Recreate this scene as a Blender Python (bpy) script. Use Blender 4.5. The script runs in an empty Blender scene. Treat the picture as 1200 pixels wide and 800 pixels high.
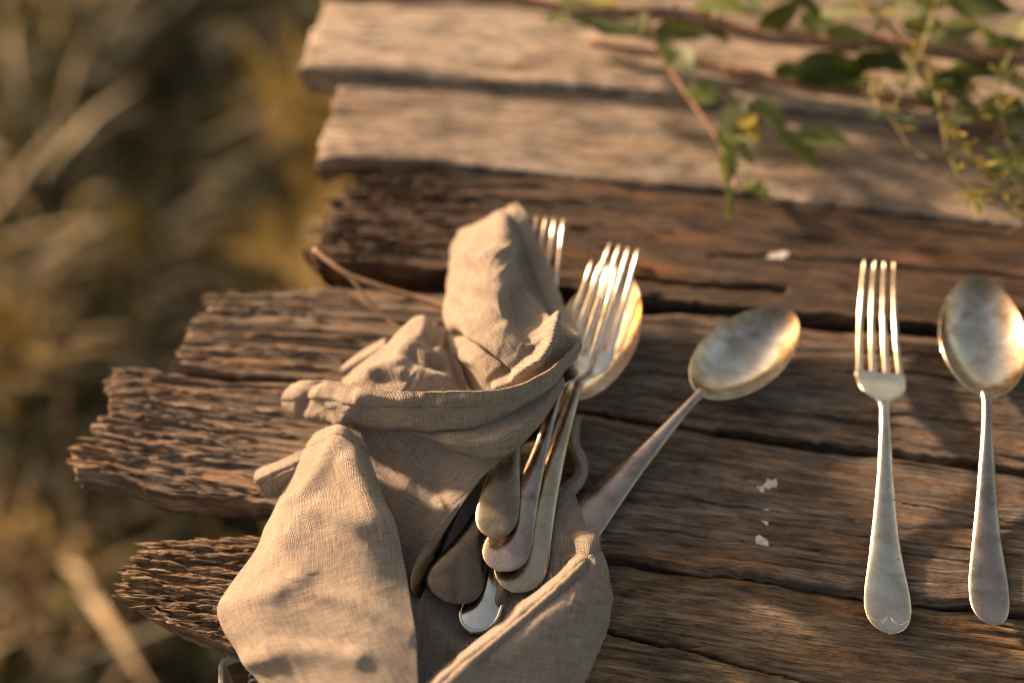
import bpy, math, random
import numpy as np
from mathutils import Vector, Matrix

# ------------------------------------------------------------------ camera, sky, sun, exposure
SC = bpy.context.scene
TZ = 0.74                      # height of the table top above the meadow
PITCH = math.radians(54.0)     # camera looks this far below the horizon
CAMH = 0.535                   # camera height above the table top
FPX = 1200 * 50 / 36           # focal length in photo pixels
cd = bpy.data.cameras.new('camera')
cam = bpy.data.objects.new('camera', cd)
SC.collection.objects.link(cam)
cam.location = (0, 0, TZ + CAMH)
cam.rotation_euler = (math.pi / 2 - PITCH, 0, 0)
cd.lens = 50; cd.sensor_width = 36
cd.clip_start = 0.01; cd.clip_end = 2000
cd.dof.use_dof = True
cd.dof.focus_distance = 0.579
cd.dof.aperture_fstop = 2.4
cd.dof.aperture_blades = 9
SC.camera = cam

SUN_AZ = (-0.82, 0.57)         # horizontal direction towards the sun (left and away)
SUN_EL = math.radians(14)
w = bpy.data.worlds.new('World'); SC.world = w; w.use_nodes = True
nt = w.node_tree; bg = nt.nodes['Background']
sky = nt.nodes.new('ShaderNodeTexSky'); sky.sky_type = 'NISHITA'; sky.sun_disc = False
sky.sun_elevation = SUN_EL
sky.sun_rotation = math.atan2(SUN_AZ[0], SUN_AZ[1])
sky.air_density = 1.2; sky.dust_density = 4.0; sky.ozone_density = 0.6
mx = nt.nodes.new('ShaderNodeMix'); mx.data_type = 'RGBA'; mx.blend_type = 'MULTIPLY'
mx.inputs[0].default_value = 1.0
nt.links.new(sky.outputs[0], mx.inputs[6]); mx.inputs[7].default_value = (1.0, 0.83, 0.69, 1)
nt.links.new(mx.outputs[2], bg.inputs[0]); bg.inputs[1].default_value = 0.10
sd = bpy.data.lights.new('sun', 'SUN'); sun = bpy.data.objects.new('sun', sd); SC.collection.objects.link(sun)
sd.energy = 5.0; sd.angle = math.radians(3.0); sd.color = (1.0, 0.715, 0.47)
sv = Vector((SUN_AZ[0], SUN_AZ[1], 0)).normalized() * math.cos(SUN_EL) + Vector((0, 0, math.sin(SUN_EL)))
sun.rotation_euler = sv.to_track_quat('Z', 'Y').to_euler()
SC.view_settings.view_transform = 'Standard'
SC.view_settings.look = 'None'
SC.view_settings.gamma = 1.0
SC.view_settings.exposure = 1.45
SC.cycles.max_bounces = 8; SC.cycles.filter_width = 1.1
SC.cycles.use_denoising = True; SC.cycles.denoiser = 'OPENIMAGEDENOISE'; SC.cycles.denoising_input_passes = 'RGB_ALBEDO_NORMAL'; SC.cycles.denoising_prefilter = 'ACCURATE'
SC.cycles.caustics_reflective = False; SC.cycles.caustics_refractive = False; SC.cycles.sample_clamp_indirect = 4.0

# ------------------------------------------------------------------ helpers
rng = np.random.default_rng(11)
random.seed(5)
SP, CP = math.sin(PITCH), math.cos(PITCH)
def U(x, y, h=0.0):
    """photo pixel (1200 x 800) -> point at height h metres above the table top"""
    a = (np.asarray(x, float) - 600) / FPX; b = (400 - np.asarray(y, float)) / FPX
    dx = a; dy = CP + b * SP; dz = -SP + b * CP
    t = (np.asarray(h, float) - CAMH) / dz
    return np.stack([dx * t, dy * t, TZ + np.asarray(h, float) + 0 * t], -1)
def V(x, y, h=0.0): return Vector(U(x, y, h).tolist())

def tag(o, label=None, cat=None, group=None, kind=None):
    if label: o['label'] = label
    if cat: o['category'] = cat
    if group: o['group'] = group
    if kind: o['kind'] = kind
    return o
def empty(name, loc=(0, 0, 0)):
    o = bpy.data.objects.new(name, None); SC.collection.objects.link(o); o.location = loc
    o.empty_display_size = 0.02
    return o
def mesh_obj(name, verts, faces, mat, parent=None, smooth=True, uv=None, attrs=None, local=True):
    me = bpy.data.meshes.new(name)
    verts = np.asarray(verts, np.float32)
    if isinstance(faces, np.ndarray):
        k = faces.shape[1]; n = len(faces)
        me.vertices.add(len(verts)); me.vertices.foreach_set('co', verts.ravel())
        me.loops.add(n * k); me.loops.foreach_set('vertex_index', faces.astype(np.int32).ravel())
        me.polygons.add(n); me.polygons.foreach_set('loop_start', np.arange(n, dtype=np.int32) * k)
        try: me.polygons.foreach_set('loop_total', np.full(n, k, np.int32))
        except Exception: pass
        me.update(calc_edges=True)
    else:
        me.from_pydata(verts.tolist(), [], faces)
    if smooth: me.polygons.foreach_set('use_smooth', np.ones(len(me.polygons), bool))
    if uv is not None:
        li = np.empty(len(me.loops), np.int32); me.loops.foreach_get('vertex_index', li)
        l = me.uv_layers.new(name='UVMap'); l.data.foreach_set('uv', np.asarray(uv, np.float32)[li].ravel())
    for k, a in (attrs or {}).items():
        a = np.asarray(a, np.float32)
        if a.ndim == 1:
            at = me.attributes.new(k, 'FLOAT', 'POINT'); at.data.foreach_set('value', a)
        else:
            at = me.attributes.new(k, 'FLOAT_COLOR', 'POINT'); at.data.foreach_set('color', a.ravel())
    if mat: me.materials.append(mat)
    me.validate(); me.update()
    o = bpy.data.objects.new(name, me); SC.collection.objects.link(o)
    if parent: o.parent = parent
    return o
def grid_faces(nr, nc, off=0, wrap=False):
    r = np.arange(nr - 1)[:, None]; c = np.arange(nc if wrap else nc - 1)[None, :]
    c2 = (c + 1) % nc
    f = np.stack([r * nc + c, r * nc + c2, (r + 1) * nc + c2, (r + 1) * nc + c], -1).reshape(-1, 4)
    return f + off

def _hash(ix, iy, seed):
    h = (ix.astype(np.int64) * 374761393 + iy.astype(np.int64) * 668265263 + seed * 144269) & 0xffffffff
    h = ((h ^ (h >> 13)) * 1274126177) & 0xffffffff
    h = (h ^ (h >> 16))
    return (h & 0xffff) / 32767.5 - 1.0
def noise(x, y, seed=0):
    x = np.asarray(x, float); y = np.asarray(y, float)
    x, y = np.broadcast_arrays(x, y)
    ix = np.floor(x); iy = np.floor(y); fx = x - ix; fy = y - iy
    fx = fx * fx * fx * (fx * (fx * 6 - 15) + 10); fy = fy * fy * fy * (fy * (fy * 6 - 15) + 10)
    a = _hash(ix, iy, seed); b = _hash(ix + 1, iy, seed); c = _hash(ix, iy + 1, seed); d = _hash(ix + 1, iy + 1, seed)
    return (a * (1 - fx) + b * fx) * (1 - fy) + (c * (1 - fx) + d * fx) * fy
def fbm(x, y, seed=0, oct=3, g=0.5):
    s = 0; a = 1
    for i in range(oct):
        s = s + a * noise(x * 2 ** i, y * 2 ** i, seed + 17 * i); a *= g
    return s
def sstep(a, b, x):
    t = np.clip((x - a) / (b - a), 0, 1); return t * t * (3 - 2 * t)
def polyinterp(pts, x):
    pts = np.asarray(pts, float); return np.interp(x, pts[:, 0], pts[:, 1])
def catmull(P, n):
    """P (k,...) -> n samples of a Catmull-Rom spline through P"""
    P = np.asarray(P, float); k = len(P)
    ext = np.concatenate([[2 * P[0] - P[1]], P, [2 * P[-1] - P[-2]]])
    u = np.linspace(0, k - 1, n); i = np.minimum(u.astype(int), k - 2); f = (u - i)
    f = f.reshape((-1,) + (1,) * (P.ndim - 1))
    p0, p1, p2, p3 = ext[i], ext[i + 1], ext[i + 2], ext[i + 3]
    return 0.5 * (2 * p1 + (p2 - p0) * f + (2 * p0 - 5 * p1 + 4 * p2 - p3) * f ** 2 + (3 * p1 - p0 - 3 * p2 + p3) * f ** 3)
def seg_dist(px, py, line):
    """distance and parameter along a pixel polyline"""
    best = np.full(np.shape(px), 1e9); side = np.zeros(np.shape(px))
    for (x0, y0), (x1, y1) in zip(line[:-1], line[1:]):
        dx, dy = x1 - x0, y1 - y0; L2 = dx * dx + dy * dy
        t = np.clip(((px - x0) * dx + (py - y0) * dy) / L2, 0, 1)
        ex = px - x0 - t * dx; ey = py - y0 - t * dy
        d = np.hypot(ex, ey); m = d < best
        best = np.where(m, d, best); side = np.where(m, np.sign(dx * ey - dy * ex), side)
    return best, side

# ------------------------------------------------------------------ materials
def newmat(name):
    m = bpy.data.materials.new(name); m.use_nodes = True
    n = m.node_tree; b = n.nodes['Principled BSDF']; return m, n, b
def nn(n, t, **kw):
    x = n.nodes.new(t)
    for k, v in kw.items(): setattr(x, k, v)
    return x
def ramp(n, src, stops, interp='LINEAR'):
    r = nn(n, 'ShaderNodeValToRGB'); r.color_ramp.interpolation = interp
    e = r.color_ramp.elements
    e[0].position, e[0].color = stops[0][0], (*stops[0][1], 1)
    e[1].position, e[1].color = stops[-1][0], (*stops[-1][1], 1)
    for p, c in stops[1:-1]:
        q = e.new(p); q.color = (*c, 1)
    n.links.new(src, r.inputs[0]); return r.outputs[0]
def mapuv(n, sx, sy, kind='UV', off=(0, 0, 0)):
    tc = nn(n, 'ShaderNodeTexCoord'); mp = nn(n, 'ShaderNodeMapping')
    n.links.new(tc.outputs[kind], mp.inputs[0]); mp.inputs['Scale'].default_value = (sx, sy, sx if kind == 'Object' else 1)
    mp.inputs['Location'].default_value = off
    return mp.outputs[0]
def noise_tex(n, vec, scale=1, detail=4, rough=0.55, dist=0):
    t = nn(n, 'ShaderNodeTexNoise'); t.inputs['Scale'].default_value = scale; t.inputs['Detail'].default_value = detail
    t.inputs['Roughness'].default_value = rough; t.inputs['Distortion'].default_value = dist
    if vec is not None: n.links.new(vec, t.inputs['Vector'])
    return t.outputs[0]
def mix(n, fac, a, b, mode='MIX'):
    m = nn(n, 'ShaderNodeMix'); m.data_type = 'RGBA'; m.blend_type = mode
    for s, v in ((m.inputs[0], fac), (m.inputs[6], a), (m.inputs[7], b)):
        if hasattr(v, 'links') or isinstance(v, bpy.types.NodeSocket): n.links.new(v, s)
        elif isinstance(v, (int, float)): s.default_value = v
        else: s.default_value = (*v, 1)
    return m.outputs[2]
def math_n(n, op, a, b=None):
    m = nn(n, 'ShaderNodeMath'); m.operation = op
    for s, v in ((m.inputs[0], a), (m.inputs[1], b)):
        if v is None: continue
        if isinstance(v, bpy.types.NodeSocket): n.links.new(v, s)
        else: s.default_value = v
    return m.outputs[0]

def wood_mat(name, dark, mid, light, seed, grey=0.4, warm=(0.20, 0.09, 0.035)):
    m, n, b = newmat(name)
    o = (seed * 3.1, seed * 1.7, 0)
    o2 = (seed * 3.1 + 9, seed * 1.7 + 5, 0)
    fine = noise_tex(n, mapuv(n, 75, 1000, off=o), 1, 4, 0.68)
    med = noise_tex(n, mapuv(n, 22, 330, off=o2), 1, 5, 0.68)
    line = noise_tex(n, mapuv(n, 5, 260, off=o), 1, 3, 0.6)
    patch_ = noise_tex(n, mapuv(n, 34, 95, off=o), 1, 5, 0.65)
    big = noise_tex(n, mapuv(n, 5, 22, off=o), 1, 4, 0.6, 0.2)
    pore = noise_tex(n, mapuv(n, 170, 1500, off=o2), 1, 3, 0.6)
    spots = noise_tex(n, mapuv(n, 260, 700, off=o), 1, 4, 0.65)
    c = ramp(n, med, [(0.33, dark), (0.50, mid), (0.67, light)])
    g = ramp(n, big, [(0.40, (0, 0, 0)), (0.64, (1, 1, 1))])
    avg = sum(mid) / 3
    c = mix(n, math_n(n, 'MULTIPLY', g, grey), c, ramp(n, med, [(0.33, (avg * .7, avg * .62, avg * .55)), (0.67, (avg * 2.2, avg * 1.98, avg * 1.75))]))
    ws = ramp(n, noise_tex(n, mapuv(n, 14, 90, off=o2), 1, 5, 0.65), [(0.52, (0, 0, 0)), (0.68, (1, 1, 1))])
    c = mix(n, math_n(n, 'MULTIPLY', ws, 0.7), c, warm)
    c = mix(n, 1.0, c, ramp(n, patch_, [(0.32, (0.42, 0.40, 0.38)), (0.5, (1, 1, 1)), (0.68, (1.4, 1.36, 1.3))]), 'MULTIPLY')
    c = mix(n, 1.0, c, ramp(n, fine, [(0.34, (0.32, 0.29, 0.27)), (0.48, (0.95, 0.95, 0.95)), (0.60, (1.2, 1.18, 1.14)), (0.70, (1.9, 1.8, 1.65))]), 'MULTIPLY')
    c = mix(n, 0.85, c, ramp(n, line, [(0.30, (0.28, 0.25, 0.23)), (0.40, (1, 1, 1))]), 'MULTIPLY')
    c = mix(n, 0.85, c, ramp(n, pore, [(0.34, (0.22, 0.19, 0.17)), (0.42, (1, 1, 1))]), 'MULTIPLY')
    at = nn(n, 'ShaderNodeAttribute'); at.attribute_name = 'late'
    c = mix(n, 1.0, c, ramp(n, at.outputs['Fac'], [(0.0, (0.6, 0.56, 0.52)), (0.5, (1, 1, 1)), (1.0, (1.3, 1.25, 1.15))]), 'MULTIPLY')
    n.links.new(c, b.inputs['Base Color'])
    rr = ramp(n, spots, [(0.3, (0.55,) * 3), (0.7, (0.9,) * 3)])
    n.links.new(rr, b.inputs['Roughness']); b.inputs['Specular IOR Level'].default_value = 0.35
    bp = nn(n, 'ShaderNodeBump'); bp.inputs['Strength'].default_value = 1.0; bp.inputs['Distance'].default_value = 0.0011
    hs = math_n(n, 'ADD', fine, math_n(n, 'MULTIPLY', spots, 0.5))
    hs = math_n(n, 'ADD', hs, math_n(n, 'MULTIPLY', pore, 0.5))
    hs = math_n(n, 'ADD', hs, math_n(n, 'MULTIPLY', med, 0.35))
    n.links.new(hs, bp.inputs['Height']); n.links.new(bp.outputs[0], b.inputs['Normal'])
    return m

def silver_mat(name, clean, tarnish, amount, rough=0.24, seed=0.0, pits=0.5):
    m, n, b = newmat(name)
    tc = nn(n, 'ShaderNodeTexCoord'); mp = nn(n, 'ShaderNodeMapping'); n.links.new(tc.outputs['Object'], mp.inputs[0])
    mp.inputs['Location'].default_value = (seed, seed * 0.7, seed * 0.3); v = mp.outputs[0]
    cloud = noise_tex(n, v, 70, 5, 0.62, 0.7)
    small = noise_tex(n, v, 420, 4, 0.6)
    c = ramp(n, cloud, [(0.62 - 0.45 * amount, clean), (0.98 - 0.45 * amount, tarnish)])
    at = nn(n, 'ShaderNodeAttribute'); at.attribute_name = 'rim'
    refl_fac = math_n(n, 'ADD', at.outputs['Fac'], math_n(n, 'MULTIPLY', math_n(n, 'SUBTRACT', cloud, 0.5), 1.3))
    c = mix(n, ramp(n, refl_fac, [(0.45, (0, 0, 0)), (0.95, (0.85, 0.85, 0.85))]), c, tuple(q * f for q, f in zip(tarnish, (0.80, 0.70, 0.58))))  # bowl edges browned in the colour, standing in for reflected dark surroundings
    pit = ramp(n, small, [(0.60, (0, 0, 0)), (0.70, (1, 1, 1))])
    clus = ramp(n, noise_tex(n, v, 130, 2, 0.5), [(0.50, (0, 0, 0)), (0.62, (1, 1, 1))])
    pm = math_n(n, 'MULTIPLY', math_n(n, 'MULTIPLY', pit, clus), pits)
    c = mix(n, pm, c, (0.10, 0.065, 0.035))
    n.links.new(c, b.inputs['Base Color']); b.inputs['Metallic'].default_value = 1.0
    r = ramp(n, noise_tex(n, v, 160, 4, 0.6), [(0.3, (rough * 0.75,) * 3), (0.75, (rough * 1.5,) * 3)])
    rm = mix(n, pm, r, (0.75, 0.75, 0.75))
    n.links.new(rm, b.inputs['Roughness'])
    mp2 = nn(n, 'ShaderNodeMapping'); n.links.new(tc.outputs['Object'], mp2.inputs[0]); mp2.inputs['Rotation'].default_value = (0, 0, 0.5)
    mp2.inputs['Scale'].default_value = (1800, 120, 120)
    scr = noise_tex(n, mp2.outputs[0], 1, 2, 0.5)
    hh = math_n(n, 'ADD', math_n(n, 'MULTIPLY', small, 0.6), math_n(n, 'MULTIPLY', scr, 0.25))
    hh = math_n(n, 'ADD', hh, math_n(n, 'MULTIPLY', cloud, 0.5))
    bp = nn(n, 'ShaderNodeBump'); bp.inputs['Strength'].default_value = 0.25; bp.inputs['Distance'].default_value = 0.0004
    n.links.new(hh, bp.inputs['Height']); n.links.new(bp.outputs[0], b.inputs['Normal'])
    return m

def linen_mat():
    m, n, b = newmat('washed_linen')
    uv = mapuv(n, 1, 1)
    # threads wander a little
    wob = noise_tex(n, uv, 60, 2, 0.5)
    wx = nn(n, 'ShaderNodeVectorMath'); wx.operation = 'MULTIPLY_ADD'
    cb = nn(n, 'ShaderNodeCombineXYZ'); n.links.new(wob, cb.inputs[0]); n.links.new(wob, cb.inputs[1])
    n.links.new(cb.outputs[0], wx.inputs[0]); wx.inputs[1].default_value = (0.003, 0.003, 0); n.links.new(uv, wx.inputs[2])
    def wave(d):
        t = nn(n, 'ShaderNodeTexWave'); t.wave_type = 'BANDS'; t.bands_direction = d; t.wave_profile = 'SIN'
        t.inputs['Scale'].default_value = 470; t.inputs['Distortion'].default_value = 2.5; t.inputs['Detail'].default_value = 2.5
        t.inputs['Detail Scale'].default_value = 1.4
        n.links.new(wx.outputs[0], t.inputs['Vector']); return t.outputs['Fac']
    weave = math_n(n, 'MULTIPLY', math_n(n, 'ADD', wave('X'), wave('Y')), 0.5)
    slub1 = noise_tex(n, mapuv(n, 100, 1650), 1, 3, 0.6)
    slub2 = noise_tex(n, mapuv(n, 1650, 100), 1, 3, 0.6)
    slub = math_n(n, 'MULTIPLY', math_n(n, 'ADD', slub1, slub2), 0.5)
    base = ramp(n, noise_tex(n, uv, 22, 4, 0.6), [(0.3, (0.255, 0.205, 0.165)), (0.7, (0.335, 0.275, 0.225))])
    c = mix(n, 1.0, base, ramp(n, slub, [(0.37, (0.62, 0.60, 0.58)), (0.5, (1, 1, 1)), (0.63, (1.34, 1.31, 1.26))]), 'MULTIPLY')
    c = mix(n, 1.0, c, ramp(n, weave, [(0.1, (0.78, 0.76, 0.74)), (0.75, (1.1, 1.1, 1.1))]), 'MULTIPLY')
    n.links.new(c, b.inputs['Base Color']); b.inputs['Roughness'].default_value = 0.92
    b.inputs['Specular IOR Level'].default_value = 0.2
    b.inputs['Sheen Weight'].default_value = 0.35; b.inputs['Sheen Roughness'].default_value = 0.45
    b.inputs['Sheen Tint'].default_value = (0.9, 0.75, 0.6, 1)
    crk = noise_tex(n, uv, 140, 4, 0.6, 0.4)
    hh = math_n(n, 'ADD', math_n(n, 'MULTIPLY', weave, 0.6), slub)
    hh = math_n(n, 'ADD', hh, math_n(n, 'MULTIPLY', crk, 1.4))
    bp = nn(n, 'ShaderNodeBump'); bp.inputs['Strength'].default_value = 0.8; bp.inputs['Distance'].default_value = 0.0007
    n.links.new(hh, bp.inputs['Height']); n.links.new(bp.outputs[0], b.inputs['Normal'])
    return m

def simple_mat(name, stops, scale=40, rough=0.7, trans=0.0, kind='Object', bump=0.0, spec=0.4, attr=None):
    m, n, b = newmat(name)
    v = mapuv(n, 1, 1, kind)
    nz = noise_tex(n, v, scale, 4, 0.6)
    c = ramp(n, nz, stops)
    if attr:
        at = nn(n, 'ShaderNodeAttribute'); at.attribute_name = attr
        c = mix(n, 1.0, at.outputs['Color'], ramp(n, nz, [(0.3, (0.8,) * 3), (0.7, (1.2,) * 3)]), 'MULTIPLY')
    n.links.new(c, b.inputs['Base Color']); b.inputs['Roughness'].default_value = rough
    b.inputs['Specular IOR Level'].default_value = spec
    if bump:
        bp = nn(n, 'ShaderNodeBump'); bp.inputs['Strength'].default_value = 0.6; bp.inputs['Distance'].default_value = bump
        n.links.new(nz, bp.inputs['Height']); n.links.new(bp.outputs[0], b.inputs['Normal'])
    if trans > 0:
        tr = nn(n, 'ShaderNodeBsdfTranslucent'); ms = nn(n, 'ShaderNodeMixShader'); ms.inputs[0].default_value = trans
        cc = mix(n, 1.0, c, (1.5, 1.45, 0.7), 'MULTIPLY'); n.links.new(cc, tr.inputs[0])
        n.links.new(b.outputs[0], ms.inputs[1]); n.links.new(tr.outputs[0], ms.inputs[2])
        n.links.new(ms.outputs[0], n.nodes['Material Output'].inputs[0])
    return m

# ------------------------------------------------------------------ meadow
soil = simple_mat('soil', [(0.3, (0.028, 0.020, 0.011)), (0.7, (0.075, 0.055, 0.028))], 9, 0.95, bump=0.01)
gx = np.concatenate([[-600, -60, -8], np.linspace(-3, 3, 61), [8, 60, 600]])
X, Y = np.meshgrid(gx, gx)
near = np.exp(-(X ** 2 + Y ** 2) / 20)
Z = near * 0.03 * fbm(X * 1.7, Y * 1.7, 3)
gr = mesh_obj('ground', np.stack([X, Y, Z], -1).reshape(-1, 3), grid_faces(len(gx), len(gx)), soil)
tag(gr, 'meadow soil below the table', kind='structure')

grass_m = simple_mat('grass_blades', [(0, (0, 0, 0)), (1, (1, 1, 1))], 30, 0.6, trans=0.35, attr='tint')
def blades(n, xr, yr, hr, wr, palette, seed, lean=0.6, clump=6.0):
    r = np.random.default_rng(seed)
    k = int(n * 2.2)
    x = r.uniform(*xr, k); y = r.uniform(*yr, k)
    d = 1.25 * fbm(x * clump, y * clump, seed, 3); keep = r.random(k) < np.clip(0.5 + 0.8 * d, 0.06, 1); x = x[keep][:n]; y = y[keep][:n]; d = d[keep][:n]
    n = len(x)
    h = r.uniform(*hr, n) * (1 + 0.5 * d); wd = r.uniform(*wr, n); a = r.uniform(0, 2 * np.pi, n); l = r.uniform(0.1, lean, n) * h * 1.5
    z0 = 0.0
    ca, sa = np.cos(a), np.sin(a); b = a + np.pi / 2 + r.uniform(-0.6, 0.6, n); cb, sb = np.cos(b), np.sin(b)
    vs = []
    for t, wf in ((0, 1.0), (0.45, 0.85), (0.8, 0.5), (1.0, 0.08)):
        zx = x + ca * l * t ** 2; zy = y + sa * l * t ** 2; zz = z0 + h * (t - 0.25 * t ** 3)
        for s in (-1, 1): vs.append(np.stack([zx + cb * wd * wf * s, zy + sb * wd * wf * s, zz], -1))
    v = np.stack(vs, 1).reshape(-1, 3)
    base = np.arange(n)[:, None, None] * 8
    q = np.array([[0, 1, 3, 2], [2, 3, 5, 4], [4, 5, 7, 6]])
    f = (base + q[None]).reshape(-1, 4)
    pal = np.array(palette); dc = fbm(x * clump * .62 + 5, y * clump * .62, seed + 77, 3); pick = np.clip(((dc * 0.85 + 0.42 + r.normal(0, 0.12, n)) * len(pal)).astype(int), 0, len(pal) - 1)
    col = pal[pick] * r.uniform(0.7, 1.3, (n, 1)); col = np.repeat(np.concatenate([col, np.ones((n, 1))], 1), 8, 0)
    return v, f, col
gv, gf, gc = blades(80000, (-1.25, 0.75), (-0.45, 2.3), (0.03, 0.12), (0.001, 0.0026),
    [(0.018, 0.019, 0.006), (0.032, 0.035, 0.011), (0.055, 0.055, 0.017), (0.09, 0.072, 0.025), (0.155, 0.115, 0.04), (0.32, 0.225, 0.085)], 21, clump=15.0)
tv, tf, tcol = blades(12, (-1.25, 0.75), (-0.45, 2.3), (0.12, 0.26), (0.0011, 0.0022),
    [(0.10, 0.09, 0.03), (0.16, 0.12, 0.045), (0.30, 0.21, 0.09), (0.42, 0.30, 0.14)], 55, lean=0.8, clump=5.0)
gf = np.concatenate([gf, tf + len(gv)]); gv = np.concatenate([gv, tv]); gc = np.concatenate([gc, tcol])
go = mesh_obj('meadow_grass', gv, gf, grass_m, attrs={'tint': gc})
tag(go, 'blurred autumn meadow grass in green, ochre and brown', 'grass', kind='stuff')
# broad dry leaves, weeds and pale painted glints among the grass: nobody could count them
lv, lf, lc = blades(8000, (-1.25, 0.75), (-0.45, 2.3), (0.03, 0.08), (0.006, 0.013),
    [(0.02, 0.028, 0.010), (0.035, 0.042, 0.014), (0.05, 0.058, 0.02), (0.06, 0.05, 0.02), (0.15, 0.07, 0.036), (0.28, 0.14, 0.07), (0.62, 0.44, 0.24)], 33, lean=1.4, clump=11.0)  # the palest tint paints bright glints onto a few leaves
glint_v, glint_f, glint_c = blades(800, (-1.25, 0.75), (-0.45, 2.3), (0.04, 0.13), (0.003, 0.007), [(0.62, 0.46, 0.26), (0.75, 0.62, 0.42)], 91, lean=1.2, clump=3.0)  # small pale blades added as glints, the highlight is in their colour
lf = np.concatenate([lf, glint_f + len(lv)]); lv = np.concatenate([lv, glint_v]); lc = np.concatenate([lc, glint_c])
lo = mesh_obj('leaf_litter', lv, lf, grass_m, attrs={'tint': lc})
tag(lo, 'fallen brown leaves, low weeds and pale painted glints scattered through the grass', 'leaf litter', kind='stuff')

def tube(name, pts, rad, mat, parent, nseg=8, closed_ends=True):
    pts = np.asarray(pts, float); n = len(pts); rad = np.broadcast_to(np.asarray(rad, float), (n,))
    tn = np.gradient(pts, axis=0); tn /= np.linalg.norm(tn, axis=1)[:, None] + 1e-12
    up = np.array([0, 0, 1.0]); a = np.cross(tn, up); bad = np.linalg.norm(a, axis=1) < 1e-3; a[bad] = (1, 0, 0)
    a /= np.linalg.norm(a, axis=1)[:, None]; b = np.cross(a, tn)
    ph = np.linspace(0, 2 * np.pi, nseg, endpoint=False)
    v = pts[:, None] + rad[:, None, None] * (np.cos(ph)[None, :, None] * a[:, None] + np.sin(ph)[None, :, None] * b[:, None])
    f = [tuple(q) for q in grid_faces(n, nseg, wrap=True).tolist()]
    f.append(tuple(range(nseg))[::-1]); f.append(tuple((n - 1) * nseg + i for i in range(nseg)))
    if mat is None: return v.reshape(-1, 3), f
    return mesh_obj(name, v.reshape(-1, 3), f, mat, parent)

# ------------------------------------------------------------------ table
table = empty('plank_table', (0.25, 0.45, 0))
tag(table, 'weathered outdoor table of rough uneven grey brown planks with ragged ends', 'table')
TINV = Matrix.Translation(-Vector(table.location))

def edge_curve(pts, h, n):
    """pixel polyline -> n world xy points spaced evenly along its length"""
    pts = np.asarray(pts, float)
    W = U(pts[:, 0], pts[:, 1], h)
    s = np.concatenate([[0], np.cumsum(np.hypot(*(np.diff(W[:, :2], axis=0).T)))])
    u = np.linspace(0, s[-1], n)
    return np.stack([np.interp(u, s, W[:, 0]), np.interp(u, s, W[:, 1])], -1), s[-1]

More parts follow.
